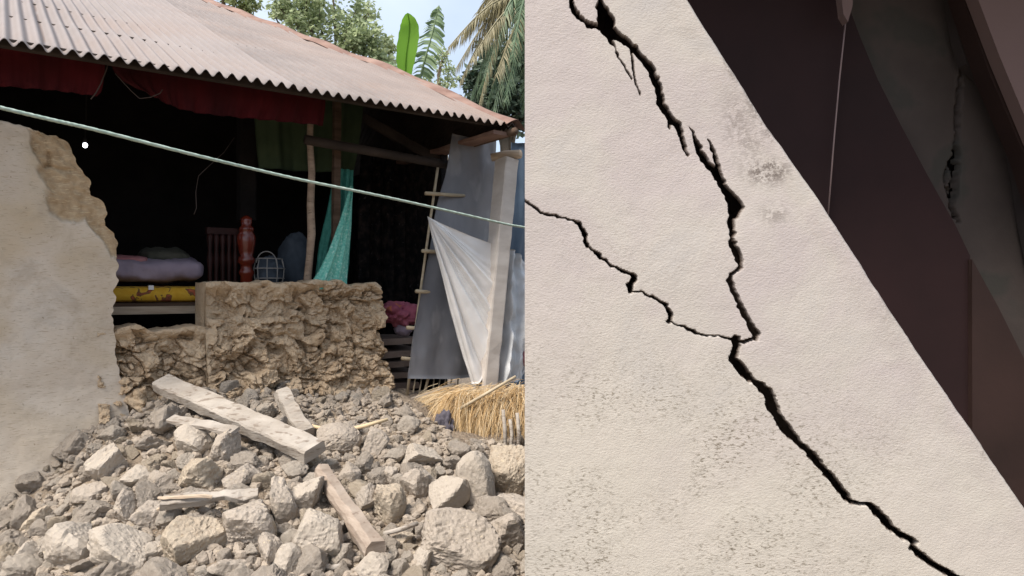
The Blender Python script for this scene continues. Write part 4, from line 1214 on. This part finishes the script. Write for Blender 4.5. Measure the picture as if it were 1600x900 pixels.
MB().beam(AT(246, 778, yb - 0.14), AT(330, 776, yb - 0.1), 0.012, 0.012, nl=8, rough=0.006, seed=26).build('splinter', M['wood_tan'], sp)
MB().beam(AT(244, 796, yb - 0.14), AT(300, 786, yb - 0.1), 0.014, 0.010, nl=8, rough=0.006, seed=27).build('splinter', M['wood_tan'], sp)
yk = G(540, 690).y
tag(MB().tube([AT(480, 664, yk - 0.05), AT(505, 670, yk - 0.06), AT(540, 673, yk - 0.07), AT(572, 665, yk - 0.05), AT(606, 655, yk)], [0.010, 0.011, 0.012, 0.012, 0.008], 8, jitter=0.1).build('stick', M['straw_pale'], smooth=True), 'thin pale bent stick lying right of the largest beam', 'stick')
yk = G(625, 840).y
tag(MB().tube([AT(600, 834, yk - 0.1), AT(630, 826, yk - 0.1), AT(652, 818, yk - 0.05)], 0.010, 8, jitter=0.1).build('stick', M['wood_old'], smooth=True), 'short thin grey stick right of the leaning beam', 'stick')
yk = G(520, 885).y
tag(MB().tube([AT(506, 890, yk - 0.05), AT(536, 884, yk - 0.05)], 0.012, 8, jitter=0.1).build('stick', M['wood_old'], smooth=True), 'stubby stick at the bottom edge below the squarish pale block', 'stick')

# ------------------------------------------------------------------ straw heap
def straw_heap():
    random.seed(31)
    out = {0: MB(), 1: MB()}
    def blade(m_, p, d, L, w, sag):
        pts = []
        for i in range(5):
            t = i / 4
            pts.append(p + d * (L * t) + Vector((0, 0, -sag * t * t)))
        sd_ = d.cross(Vector((0, 0, 1)))
        if sd_.length < 0.1: sd_ = Vector((1, 0, 0))
        sd_.normalize()
        vs_ = []
        for i, q in enumerate(pts):
            ww = w * (1 - 0.7 * i / 4)
            vs_ += [q - sd_ * ww, q + sd_ * ww, q + Vector((0, 0, ww))]
        fs_ = []
        for i in range(4):
            a = i * 3
            for u_, v_ in ((0, 1), (1, 2), (2, 0)):
                fs_.append([a + u_, a + v_, a + 3 + v_, a + 3 + u_])
        m_.add(vs_, fs_)
    # thatch bundle: from a high line at upper right sweeping down to the lower left and front
    for k in range(2400):            # cascade hanging down the front of the bundle
        a = AT(random.uniform(706, 812), random.uniform(612, 648), 4.85 + random.uniform(-0.14, 0.05))
        ang = random.gauss(-0.25, 0.35)
        fl = Vector((math.sin(ang), -0.55, 0.25)).normalized()
        blade(out[0 if random.random() < 0.75 else 1], a, fl, random.uniform(0.16, 0.30), random.uniform(0.0012, 0.0026), random.uniform(0.22, 0.48))
    for k in range(3600):
        t = random.random()
        a = AT(690 + 160 * t + random.uniform(-18, 18), 618 - 8 * t + random.gauss(0, 7), 5.0 - 0.1 * t + random.uniform(-0.12, 0.16))
        ang = random.gauss(-0.35 + 0.55 * (t - 0.3), 0.30)
        fl = Vector((math.sin(ang) * 0.95, -0.75, 0.10 + random.uniform(-0.1, 0.15))).normalized()
        if t < 0.35:
            fl = Vector((-0.9 + random.gauss(0, 0.2), -0.35, -0.02 + random.uniform(-0.12, 0.08))).normalized()
        L = random.uniform(0.12, 0.30) if t < 0.35 else random.uniform(0.18, 0.42)
        blade(out[0 if random.random() < 0.6 else 1], a + Vector((0, 0, random.uniform(-0.10, 0.02))), fl, L, random.uniform(0.0012, 0.0028), random.uniform(0.10, 0.42) * (L / 0.4) ** 1.5)
    hp = empty('straw_heap', AT(760, 700, 4.7), 'heap of golden thatch straw spilled at the foot of the corner post', 'straw')
    a = out[0].build('straw', M['straw'], hp, smooth=False); a['kind'] = 'stuff'
    b = out[1].build('pale_straw', M['straw_pale'], hp, smooth=False); b['kind'] = 'stuff'
    core = blob('straw_core', AT(765, 655, 4.95), (0.42, 0.22, 0.16), M['straw'], hp, 33, 0.25, 3)
straw_heap()
random.seed(32)
tag(blob('rag', AT(694, 668, 4.55), (0.065, 0.05, 0.10), M['dark_cloth'], None, 40, 0.25, 2.5, 5), 'charcoal rag half buried in the straw', 'rag')
tag(MB().tube([AT(716, 640, 4.6), AT(760, 615, 4.6), AT(806, 588, 4.62)], [0.011, 0.011, 0.009], 8).build('stick', M['bamboo'], smooth=True), 'straight thin bamboo stick lying across the straw', 'stick')
for k, (x, y0, y1) in enumerate(((786, 640, 700), (797, 655, 705), (808, 645, 708))):
    tag(MB().tube([AT(x, y0, 4.45), AT(x + 3, (y0 + y1) / 2, 4.43), AT(x + random.uniform(-3, 4), y1 + 6, 4.40)], 0.012, 7, jitter=0.1).build('stake', M['wood_old'], smooth=True), 'short grey stake standing in the straw, %s' % ('leftmost of three', 'middle of three', 'rightmost of three')[k], 'stake', 'stakes in the straw')

# ------------------------------------------------------------------ trees and plants behind the roof
def leaves(m_, c, rad, n, size, flat=1.0, droop=0.0):
    c = Vector(c)
    for k in range(n):
        d = Vector((random.gauss(0, 1), random.gauss(0, 1), random.gauss(0, 1) * flat)).normalized() * (rad * random.random() ** 0.45)
        p = c + d
        a = Vector((random.gauss(0, 1), random.gauss(0, 1), random.gauss(0, 0.5) - droop)).normalized()
        b = a.orthogonal().normalized()
        b = (Matrix.Rotation(random.uniform(0, 6.28), 3, a) @ b)
        s_ = size * random.uniform(0.6, 1.4)
        m_.add([p, p + a * s_ * 0.45 + b * s_ * 0.24, p + a * s_, p + a * s_ * 0.45 - b * s_ * 0.24], [[0, 1, 2, 3]])

def tree(base, clumps, mat, label, name='leafy_tree', leafn=260, lsize=0.085, group=None, trunk_r=0.11, kinds='tree'):
    t = empty(name, base, label, kinds, group)
    base = Vector(base)
    tr, cr = MB(), MB()
    top = Vector((sum(c[0][0] for c in clumps) / len(clumps), sum(c[0][1] for c in clumps) / len(clumps), min(c[0][2] for c in clumps)))
    mid = base.lerp(top, 0.5) + Vector((0.08, 0, 0))
    tr.tube([base, mid, top], [trunk_r, trunk_r * 0.8, trunk_r * 0.55], 10, jitter=0.08)
    for c, r, nl in clumps:
        c = Vector(c)
        st = mid.lerp(top, random.uniform(0.5, 1.0))
        tr.tube([st, st.lerp(c, 0.5) + Vector((random.uniform(-.1, .1), 0, 0.08)), c], [trunk_r * 0.4, trunk_r * 0.25, trunk_r * 0.1], 6)
        leaves(cr, c, r, int(nl * 0.7), lsize)
        for q in range(4):
            e = c + Vector((random.gauss(0, 1), random.gauss(0, 1), random.gauss(0.3, 1))).normalized() * r * 1.1
            tr.tube([c, e], [0.012, 0.004], 4)
            leaves(cr, e, r * 0.35, int(nl * 0.12), lsize)
    tr.build('trunk', M['bark'], t, smooth=True)
    cr.build('crown', mat, t, smooth=False)
    return t
def cl(px, py, y, rpx, n):
    return (AT(px, py, y), rpx / F * y, n)
random.seed(5)
b = AT(360, 450, 12); tree((b.x, b.y, 0), [cl(335, -25, 12, 40, 700), cl(372, -8, 12, 26, 500), cl(300, -45, 12, 45, 400), cl(390, 12, 12, 12, 200)], M['leaf_b'], 'yellow green tree showing over the highest part of the roof')
b = AT(500, 450, 11); tree((b.x, b.y, 0), [cl(450, -5, 11, 28, 420), cl(478, 18, 11, 30, 520), cl(500, 42, 11, 34, 640), cl(520, -20, 11, 36, 420), cl(545, 40, 11, 32, 700), cl(575, 55, 11, 26, 420), cl(590, 110, 11, 24, 420), cl(440, 15, 11, 18, 200), cl(560, 70, 11, 26, 460), cl(575, 20, 11.3, 18, 200), cl(585, 88, 11, 22, 380), cl(470, 55, 11, 30, 380), cl(428, 22, 11.2, 10, 80)], M['leaf'], 'airy broadleaf tree left of the banana leaves')
b = AT(612, 450, 12.5); tree((b.x, b.y, 0), [cl(606, 72, 12.5, 14, 260), cl(600, 98, 12.5, 18, 300), cl(625, 110, 12.5, 16, 200)], M['leaf_b'], 'small yellowing tree peeping between the airy tree and the banana plant', lsize=0.07)
b = AT(690, 450, 13); tree((b.x, b.y, 0), [cl(690, 100, 13, 14, 200), cl(700, 125, 13, 16, 260), cl(682, 140, 13, 20, 260), cl(693, 82, 13, 8, 60)], M['leaf'], 'thin dull tree between banana plant and palm', lsize=0.07)
b = AT(790, 450, 9.5); tree((b.x, b.y, 0), [cl(775, 120, 9.5, 34, 700), cl(800, 90, 9.5, 32, 700), cl(795, 150, 9.5, 36, 800), cl(765, 158, 9.3, 26, 420), cl(825, 120, 9.5, 40, 600), cl(818, 180, 9.5, 34, 500), cl(745, 130, 9.6, 22, 420), cl(735, 165, 9.6, 18, 260), cl(770, 90, 9.6, 22, 380), cl(835, 60, 9.6, 30, 400)], M['leaf_dark'], 'dark bushy tree below the palm at the right of the roof', lsize=0.10)

# banana plant
def banana():
    base = AT(655, 450, 8.5); base.z = 0
    t = empty('banana_plant', base, 'banana plant with one bright and one tattered leaf above the roof', 'banana plant')
    crown = AT(660, 150, 8.5)
    MB().tube([base, base.lerp(crown, 0.5), crown], [0.12, 0.10, 0.06], 12).build('stem', M['banana_stem'], t, smooth=True)
    def leaf(pts, wid, mat, frayed, name):
        n_ = 46
        C_ = resample([[p] * 2 for p in pts], n_, 2)[:, 0]
        m_ = MB()
        m_.tube([Vector(q) for q in C_], [0.018 * (1 - 0.8 * i / n_) for i in range(n_)], 6)
        midf = len(m_.f)
        for sgn in (-1, 1):
            i = 4
            while i < n_ - 1:
                run = (1 if frayed else n_)
                j = min(i + run, n_ - 1)
                idx = list(range(i, j + 1))
                va = []
                for q in idx:
                    f_ = (q - 4) / (n_ - 5)
                    t_ = Vector(C_[min(q + 1, n_ - 1)] - C_[q - 1]).normalized()
                    w_ = wid * (max(0.0, math.sin(math.pi * min(1, f_ * 0.93 + 0.07)) ** 0.55)) * ((random.uniform(0.55, 0.8) if q % 4 == 3 else random.uniform(0.88, 1.0)) if frayed else 1.0 + 0.03 * math.sin(q))
                    dr = t_.cross(Vector((0.1, 1, 0))).normalized() * sgn
                    pz = Vector((0, -0.10 * w_ + (random.uniform(-.05, .05) if frayed else 0), -(0.55 if frayed else 0.12) * w_))
                    va += [Vector(C_[q]), Vector(C_[q]) + dr * w_ * 0.5 + pz * 0.25, Vector(C_[q]) + dr * w_ + pz]
                fa = []
                for q in range(len(idx) - 1):
                    fa += [[q * 3, q * 3 + 1, q * 3 + 4, q * 3 + 3], [q * 3 + 1, q * 3 + 2, q * 3 + 5, q * 3 + 4]]
                m_.add(va, fa)
                i = j + (0 if not frayed else random.choice((0, 0, 0, 0, 0, 1)))
                if not frayed: break
        me_o = m_.build(name, mat, t, smooth=True)
    leaf([AT(632, 140, 8.5), AT(634, 90, 8.4), AT(640, 45, 8.3), AT(637, 20, 8.2)], 0.125, M['banana'], False, 'leaf')
    leaf([AT(652, 145, 8.5), AT(662, 100, 8.5), AT(676, 50, 8.5), AT(686, 8, 8.5)], 0.17, M['banana_b'], True, 'leaf')
    leaf([AT(640, 150, 8.7), AT(625, 120, 8.8), AT(606, 100, 8.9), AT(596, 112, 9)], 0.10, M['banana_b'], True, 'leaf')
banana()

# palm on the right
def palm():
    random.seed(77)
    base = AT(862, 450, 8.0); base.z = 0
    t = empty('palm_tree', base, 'palm tree with drooping dry fronds at the right edge of the sky', 'palm tree')
    crown = AT(832, 10, 8.0)
    MB().tube([base, base.lerp(crown, 0.5) + Vector((0.05, 0, 0)), crown], [0.14, 0.11, 0.10], 12, jitter=0.06).build('trunk', M['bark'], t, smooth=True)
    def frond(tip, arch, mat, name, ln=0.26):
        m_ = MB()
        pts = []
        for i in range(24):
            f_ = i / 23
            q = crown.lerp(tip, f_) + Vector((0, 0, arch * math.sin(math.pi * f_ ** 0.8)))
            pts.append(q)
        m_.tube(pts, [0.018 * (1 - 0.8 * i / 23) for i in range(24)], 5)
        for i in range(2, 24):
            t_ = (pts[i] - pts[i - 1]).normalized()
            s1 = t_.cross(Vector((0, 0, 1)))
            if s1.length < 0.05: s1 = Vector((0, 1, 0))
            s1.normalize()
            for sub in range(3):
                for sg in (-1, 1):
                    p_ = pts[i - 1].lerp(pts[i], sub / 3)
                    L = ln * (0.4 + 0.6 * math.sin(math.pi * i / 24)) * random.uniform(0.7, 1.1)
                    d_ = (t_ * 0.6 + s1 * sg * random.uniform(0.3, 1.0) + Vector((0, 0, -random.uniform(0.5, 1.5)))).normalized()
                    w_ = t_ * 0.009
                    e_ = p_ + d_ * L + Vector((0, 0, -L * 0.2))
                    m_.add([p_ - w_, p_ + w_, p_ + d_ * L * 0.5 + w_, e_, p_ + d_ * L * 0.5 - w_], [[0, 1, 2, 3, 4]])
        m_.build(name, mat, t, smooth=False)
    for px, py, y, ar, dry in ((712, 108, 7.9, 0.3, 1), (722, 60, 8.0, 0.3, 1), (730, 172, 7.9, 0.45, 0), (742, 190, 7.8, 0.5, 1), (755, 120, 7.5, 0.4, 0), (768, 186, 7.6, 0.3, 0), (780, 60, 7.7, 0.3, 1), (760, 70, 8.3, 0.3, 0), (700, 75, 7.7, 0.25, 1), (718, 130, 7.8, 0.35, 1), (735, 95, 7.4, 0.2, 1), (745, 150, 8.4, 0.25, 0), (770, -30, 8.6, 0.3, 0), (760, 165, 8.2, 0.2, 0), (790, 160, 7.4, 0.2, 0), (840, 120, 7.8, 0.3, 0), (870, 30, 8.2, 0.4, 0), (850, -40, 8.5, 0.3, 0), (745, 20, 8.9, 0.3, 1), (820, 170, 8.6, 0.1, 0), (775, 120, 7.2, 0.15, 1), (800, 90, 7.0, 0.3, 0), (830, 60, 7.3, 0.3, 0)):
        frond(AT(px, py, y), ar, M['frond_dry'] if dry else M['frond'], 'frond')
palm()

# ------------------------------------------------------------------ the cracked wall (near, on the right)
YP = 2.2
K = YP / F
def W(px, py): return ((px - 800) * K, CAMZ + (450 - py) * K)
EDGE = [(-330, 870), (0, 1080), (60, 1118), (120, 1157), (189, 1200), (260, 1249), (325, 1294), (400, 1342), (500, 1406), (640, 1502), (784, 1600), (900, 1680), (1070, 1797)]
ey = np.array([e[0] for e in EDGE], float); ex = np.array([e[1] for e in EDGE], float)
rows_y = np.concatenate([np.linspace(-330, -12, 40), np.arange(-10, 912, 1.7), np.linspace(915, 1205, 40)])
NC = 470
u = np.linspace(0, 1, NC)
u = np.concatenate([u[:-14], 1 - np.linspace(1 - u[-14], 0, 26) ** 1.0])
NCc = len(u)
XL = 820.0
xr = np.interp(rows_y, ey, ex)
xr = xr + 0.8 * vnoise(np.stack([rows_y / 23, rows_y * 0, rows_y * 0], 1), 5) + 0.4 * vnoise(np.stack([rows_y / 6, rows_y * 0, rows_y * 0], 1), 6)
PXg = XL + u[None, :] * (xr[:, None] - XL)
PYg = np.repeat(rows_y[:, None], NCc, 1)
cracks = [
 [(893, -8, 6), (893, 0, 6), (896, 14, 7), (903, 25, 6), (912, 32, 4), (921, 38, 8), (930, 40, 6), (938, 40, 9)],
 [(937, -10, 3), (938, 0, 5), (939, 8, 12), (944, 20, 20), (948, 34, 26), (949, 44, 20), (953, 56, 10), (956, 66, 3)],
 [(950, 44, 16), (962, 55, 13), (972, 60, 11), (985, 70, 9), (998, 84, 8), (1010, 98, 10), (1017, 108, 10), (1024, 123, 10), (1029, 136, 9), (1032, 148, 11), (1033, 161, 10), (1041, 175, 9), (1051, 188, 9), (1060, 196, 9), (1064, 205, 8), (1066, 218, 6), (1069, 228, 5), (1076, 242, 1.5)],
 [(956, 64, 2.0), (966, 88, 1.5), (978, 108, 1.3), (987, 124, 0.6)],
 [(986, 72, 3), (989, 95, 2.4), (990, 118, 2.4), (994, 132, 1.6), (1000, 148, 0.6)],
 [(1046, 185, 4), (1047, 200, 0.8)],
 [(1078, 199, 0.8), (1084, 208, 3), (1089, 222, 7), (1094, 235, 9), (1101, 248, 9), (1110, 260, 10), (1116, 264, 10), (1124, 278, 10), (1132, 294, 10), (1138, 303, 12), (1145, 313, 17), (1150, 322, 22), (1147, 333, 17), (1143, 342, 8), (1143, 354, 8), (1145, 362, 7), (1143, 372, 5), (1146, 384, 10), (1151, 396, 12), (1156, 408, 9), (1157, 416, 5), (1151, 423, 3), (1143, 430, 4)],
 [(1106, 218, 0.8), (1112, 228, 3), (1118, 242, 4), (1122, 258, 5), (1124, 270, 4)],
 [(1149, 424, 1), (1142, 431, 5), (1141, 438, 8), (1144, 452, 7), (1151, 466, 7), (1159, 482, 7), (1168, 500, 7), (1176, 514, 8), (1182, 522, 10), (1181, 530, 5)],
 [(1181, 529, 4), (1170, 533, 3), (1158, 535, 3), (1148, 532, 3)],
 [(815, 308, 2.5), (822, 314, 2.5), (836, 325, 2.5), (845, 332, 2.9), (858, 335, 1.7), (880, 341, 1.5), (898, 345, 2.0), (905, 350, 5.1), (911, 360, 6.0), (915, 372, 6.0), (917, 384, 5.1)],
 [(917, 384, 1.7), (926, 391, 1.7), (932, 396, 4.2), (943, 406, 2.5), (956, 415, 2.2), (970, 422, 3.4), (982, 427, 2.5), (991, 432, 6.0), (989, 440, 6.0), (984, 447, 6.8), (986, 455, 6.0)],
 [(986, 455, 1.7), (1003, 457, 1.2), (1018, 464, 2.0), (1034, 473, 2.5), (1042, 480, 5.1), (1048, 490, 6.8), (1046, 502, 6.0)],
 [(1046, 502, 1.3), (1058, 507, 1.0), (1069, 510, 2.5), (1076, 515, 3.4), (1086, 520, 1.7), (1105, 524, 1.2), (1125, 524, 1.4), (1140, 528, 2.5), (1150, 532, 4.2)],
 [(1150, 531, 13), (1151, 542, 12), (1148, 552, 12), (1146, 560, 11), (1154, 570, 12), (1164, 583, 12), (1172, 591, 10), (1178, 595, 5), (1187, 602, 10), (1197, 611, 12), (1205, 622, 12), (1205, 631, 18), (1213, 646, 12), (1221, 660, 13), (1231, 671, 13), (1240, 683, 9), (1253, 696, 7), (1262, 702, 7), (1268, 711, 10), (1280, 726, 9), (1295, 742, 9), (1306, 754, 10), (1316, 768, 10), (1326, 781, 10), (1332, 785, 6), (1343, 787, 3), (1354, 788, 4), (1362, 791, 8), (1374, 804, 10), (1392, 824, 10), (1408, 836, 8), (1424, 843, 8), (1431, 848, 7), (1427, 856, 9), (1438, 867, 9), (1456, 881, 8), (1476, 893, 8), (1495, 903, 8), (1530, 918, 7), (1600, 960, 7)],
]
P2 = np.stack([PXg.ravel(), PYg.ravel()], 1)
sd_ = np.full(len(P2), 60.0)
jit = 1.25 * np.stack([vnoise(np.stack([P2[:, 0] / 6, P2[:, 1] / 6, P2[:, 0] * 0], 1), 3), vnoise(np.stack([P2[:, 0] / 6, P2[:, 1] / 6, P2[:, 0] * 0], 1), 4)], 1) * 1.5
PJ = P2 + jit
for c in cracks:
    for (x0, y0, w0), (x1, y1, w1) in zip(c[:-1], c[1:]):
        L2 = (x1 - x0) ** 2 + (y1 - y0) ** 2
        near = (P2[:, 0] > min(x0, x1) - 30) & (P2[:, 0] < max(x0, x1) + 30) & (P2[:, 1] > min(y0, y1) - 30) & (P2[:, 1] < max(y0, y1) + 30)
        q = PJ[near]
        t = np.clip(((q[:, 0] - x0) * (x1 - x0) + (q[:, 1] - y0) * (y1 - y0)) / L2, 0, 1)
        d = np.hypot(q[:, 0] - x0 - t * (x1 - x0), q[:, 1] - y0 - t * (y1 - y0)) - (w0 + (w1 - w0) * t) / 2 - 0.9 * min(1, w0 / 4)
        sd_[near] = np.minimum(sd_[near], d)
sd_ = sd_.reshape(PXg.shape)
Xg = (PXg - 800) * K; Zg = CAMZ + (450 - PYg) * K
depth = 0.022 * sstep(0.8, -0.8, sd_)                       # crack walls
lip = 0.0007 * np.exp(-np.clip(sd_, 0, 99) / 3.0)           # crumbled lips
q3 = np.stack([Xg.ravel(), Zg.ravel(), Xg.ravel() * 0], 1)
und = (0.0035 * fbm(q3 * 2.5, 2, 7) + 0.0005 * fbm(q3 * 22, 3, 8)).reshape(Xg.shape)
de = (xr[:, None] - PXg) * K * 0.84                          # distance to the sloping edge
rnd = 0.030 * np.clip(1 - de / 0.022, 0, 1) ** 2.2           # rounded arris
Yg = YP + depth + lip + und + rnd
# the plaster rises slightly towards the arris: a shallow built up band
Yg = Yg - 0.006 * sstep(0.10, 0.03, de) * sstep(0.0, 0.02, de)
hole = (sd_ < -0.3)
fm = ~(hole[:-1, :-1] & hole[1:, :-1] & hole[:-1, 1:] & hole[1:, 1:])
front = np.stack([Xg, Yg, Zg], -1)
nrw = len(rows_y)
th = 0.26
low = sstep(430, 640, PYg - 0.18 * (PXg - 820)) * sstep(1560, 1180, PXg) * 1.0
low = np.maximum(low, 0.35 * sstep(250, 420, PYg) * sstep(1120, 1000, PXg))
def gauss(cx, cy, rx, ry): return np.exp(-(((PXg - cx) / rx) ** 2 + ((PYg - cy) / ry) ** 2))
stain = 1.6 * gauss(1198, 268, 30, 17) + 0.6 * gauss(1210, 335, 22, 18) + 0.55 * gauss(1150, 190, 22, 40) + 0.4 * gauss(1175, 225, 22, 22) + 0.45 * gauss(1390, 470, 22, 40) + 1.0 * sstep(30, 3, (xr[:, None] - PXg)) * sstep(0.1, 0.9, vnoise(np.stack([PXg.ravel() / 30, PYg.ravel() / 55, PXg.ravel() * 0], 1), 9).reshape(PXg.shape))
core = sstep(0.0, 0.012, depth) * 1.0  # mask for the painted shade inside the cracks
# side strips and the body behind
A_l = front[:, 0].copy(); Bk_l = A_l.copy(); Bk_l[:, 1] = YP + th; Bk_l[:, 0] = A_l[:, 0] * (YP + th) / YP + 0.012
A_r = front[:, -1].copy(); Bk_r = A_r.copy(); Bk_r[:, 1] = YP + th
n0 = nrw * NCc
V = np.concatenate([front.reshape(-1, 3), Bk_l, Bk_r])
f = gridfaces(nrw, NCc, fm).tolist()
il = lambda r: r * NCc
ir = lambda r: r * NCc + NCc - 1
f += [[il(r), n0 + r, n0 + r + 1, il(r + 1)] for r in range(nrw - 1)]
f += [[ir(r), ir(r + 1), n0 + nrw + r + 1, n0 + nrw + r] for r in range(nrw - 1)]
f += [[n0 + r, n0 + nrw + r, n0 + nrw + r + 1, n0 + r + 1] for r in range(nrw - 1)]
f += [[il(0)] + [k for k in range(1, NCc)] + [n0 + nrw, n0]]
z_ = np.zeros(2 * nrw)
cw = link('cracked_wall', V, f, M['cracked'], attrs={'cream': np.concatenate([(0.75 * sstep(300, 760, PYg - 0.35 * (PXg - 820))).ravel(), z_]), 'low': np.concatenate([low.ravel(), z_]), 'stain': np.concatenate([np.clip(stain, 0, 1).ravel(), z_]), 'core': np.concatenate([core.ravel(), z_ + 1])})
cw.data.set_sharp_from_angle(angle=R(28))
tag(cw, 'sloping pale rendered wall split by long dark jagged cracks', 'wall')

# ------------------------------------------------------------------ dark stairwell behind the cracked wall
sw = empty('stairwell', (1.6, 3.2, 0), 'dark maroon and umber stairwell behind the sloping cracked wall', 'building')
YB = 3.3
def Wp(y): return lambda px, py: ((px - 800) * y / F, CAMZ + (450 - py) * y / F)
def slab(name, poly, y0, th_, mat, bev=True):
    w_ = Wp(y0)
    return MB().prism([w_(*q) for q in poly], y0, y0 + th_).build(name, mat, sw, smooth=False)
# rear umber wall with a crack, as a fine grid
w_ = Wp(YB)
xs = np.arange(1000, 1700, 2.2); ys = np.arange(-330, 1300, 4.0)
ys = np.concatenate([np.arange(-330, 60, 6.0), np.arange(60, 380, 1.8), np.arange(380, 1080, 8.0)])
XG, YG_ = np.meshgrid(xs, ys)
cr2 = [(1500, 90, 2), (1499, 130, 3), (1496, 165, 5), (1495, 190, 7), (1494, 215, 4), (1493, 240, 6), (1485, 255, 8), (1478, 270, 8), (1480, 290, 4), (1486, 310, 8), (1490, 330, 7), (1494, 348, 3)]
cr3 = [(1493, 235, 8), (1492, 262, 12), (1490, 290, 8), (1488, 318, 8)]
sdd = np.full(XG.shape, 50.0)
jx = 3.0 * vnoise(np.stack([XG.ravel() / 9, YG_.ravel() / 9, XG.ravel() * 0], 1), 3).reshape(XG.shape)
for c in (cr2, cr3):
    for (x0, y0, w0), (x1, y1, w1) in zip(c[:-1], c[1:]):
        L2 = (x1 - x0) ** 2 + (y1 - y0) ** 2
        t = np.clip(((XG + jx - x0) * (x1 - x0) + (YG_ - y0) * (y1 - y0)) / L2, 0, 1)
        sdd = np.minimum(sdd, np.hypot(XG + jx - x0 - t * (x1 - x0), YG_ - y0 - t * (y1 - y0)) - (w0 + (w1 - w0) * t) / 2)
dep = 0.04 * sstep(1.0, -1.0, sdd)
# the wall bends forward right of the crack: a shallow pier
pier = 0.012 * sstep(1490, 1500, XG)
Xw = (XG - 800) * YB / F; Zw = CAMZ + (450 - YG_) * YB / F
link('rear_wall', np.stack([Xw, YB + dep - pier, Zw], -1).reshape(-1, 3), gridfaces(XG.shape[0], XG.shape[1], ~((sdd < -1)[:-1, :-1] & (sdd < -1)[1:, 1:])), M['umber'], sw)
# maroon panel in front of it: left part and the slope-topped part right of the pale edge
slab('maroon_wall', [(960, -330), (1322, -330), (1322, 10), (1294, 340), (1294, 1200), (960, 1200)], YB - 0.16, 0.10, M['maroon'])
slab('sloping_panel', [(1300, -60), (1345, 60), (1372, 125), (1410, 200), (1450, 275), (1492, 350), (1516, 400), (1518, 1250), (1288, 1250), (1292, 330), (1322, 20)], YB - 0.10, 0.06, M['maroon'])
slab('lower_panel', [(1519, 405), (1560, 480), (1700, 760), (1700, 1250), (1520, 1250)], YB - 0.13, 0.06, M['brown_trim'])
MB().tube([Vector((Wp(YB - 0.2)(x, y)[0], YB - 0.2, Wp(YB - 0.2)(x, y)[1])) for x, y in ((1322, 28), (1312, 120), (1303, 220), (1294, 335))], 0.0035, 8).build('edge_bead', M['trim'], sw, smooth=True)
MB().tube([Vector((Wp(YB - 0.115)(x, y)[0], YB - 0.115, Wp(YB - 0.115)(x, y)[1])) for x, y in ((1516, 405), (1517, 500), (1520, 650))], 0.0022, 8).build('edge_bead', M['brown_trim'], sw, smooth=True)
slab('bracket', [(1308, -60), (1336, -60), (1332, 10), (1325, 34), (1318, 22)], YB - 0.30, 0.05, M['mauve'])
# sloping brown beam and the mauve soffit above it
slab('sloping_beam', [(1470, -110), (1506, -110), (1520, -20), (1560, 90), (1600, 186), (1660, 330), (1700, 430), (1700, 520), (1652, 400), (1600, 240), (1548, 120), (1510, 10)], YB - 0.22, 0.10, M['brown_trim'])
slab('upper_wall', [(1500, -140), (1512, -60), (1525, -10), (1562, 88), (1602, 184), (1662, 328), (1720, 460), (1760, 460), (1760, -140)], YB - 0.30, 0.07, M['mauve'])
# curved rib that runs beside the beam
rib = [(1496, -20), (1500, 60), (1512, 120), (1540, 160), (1570, 215), (1592, 290), (1606, 380), (1612, 470)]
w3 = Wp(YB - 0.10)
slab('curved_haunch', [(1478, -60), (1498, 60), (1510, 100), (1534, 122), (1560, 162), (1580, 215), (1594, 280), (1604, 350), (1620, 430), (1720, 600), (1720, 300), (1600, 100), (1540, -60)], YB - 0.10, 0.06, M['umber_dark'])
# unseen slab added overhead to shade the stairwell; flank and back close it
MB().box((0.35, 2.35, 3.12), (3.6, 3.6, 3.24)).build('shade_slab', M['umber_dark'], sw)
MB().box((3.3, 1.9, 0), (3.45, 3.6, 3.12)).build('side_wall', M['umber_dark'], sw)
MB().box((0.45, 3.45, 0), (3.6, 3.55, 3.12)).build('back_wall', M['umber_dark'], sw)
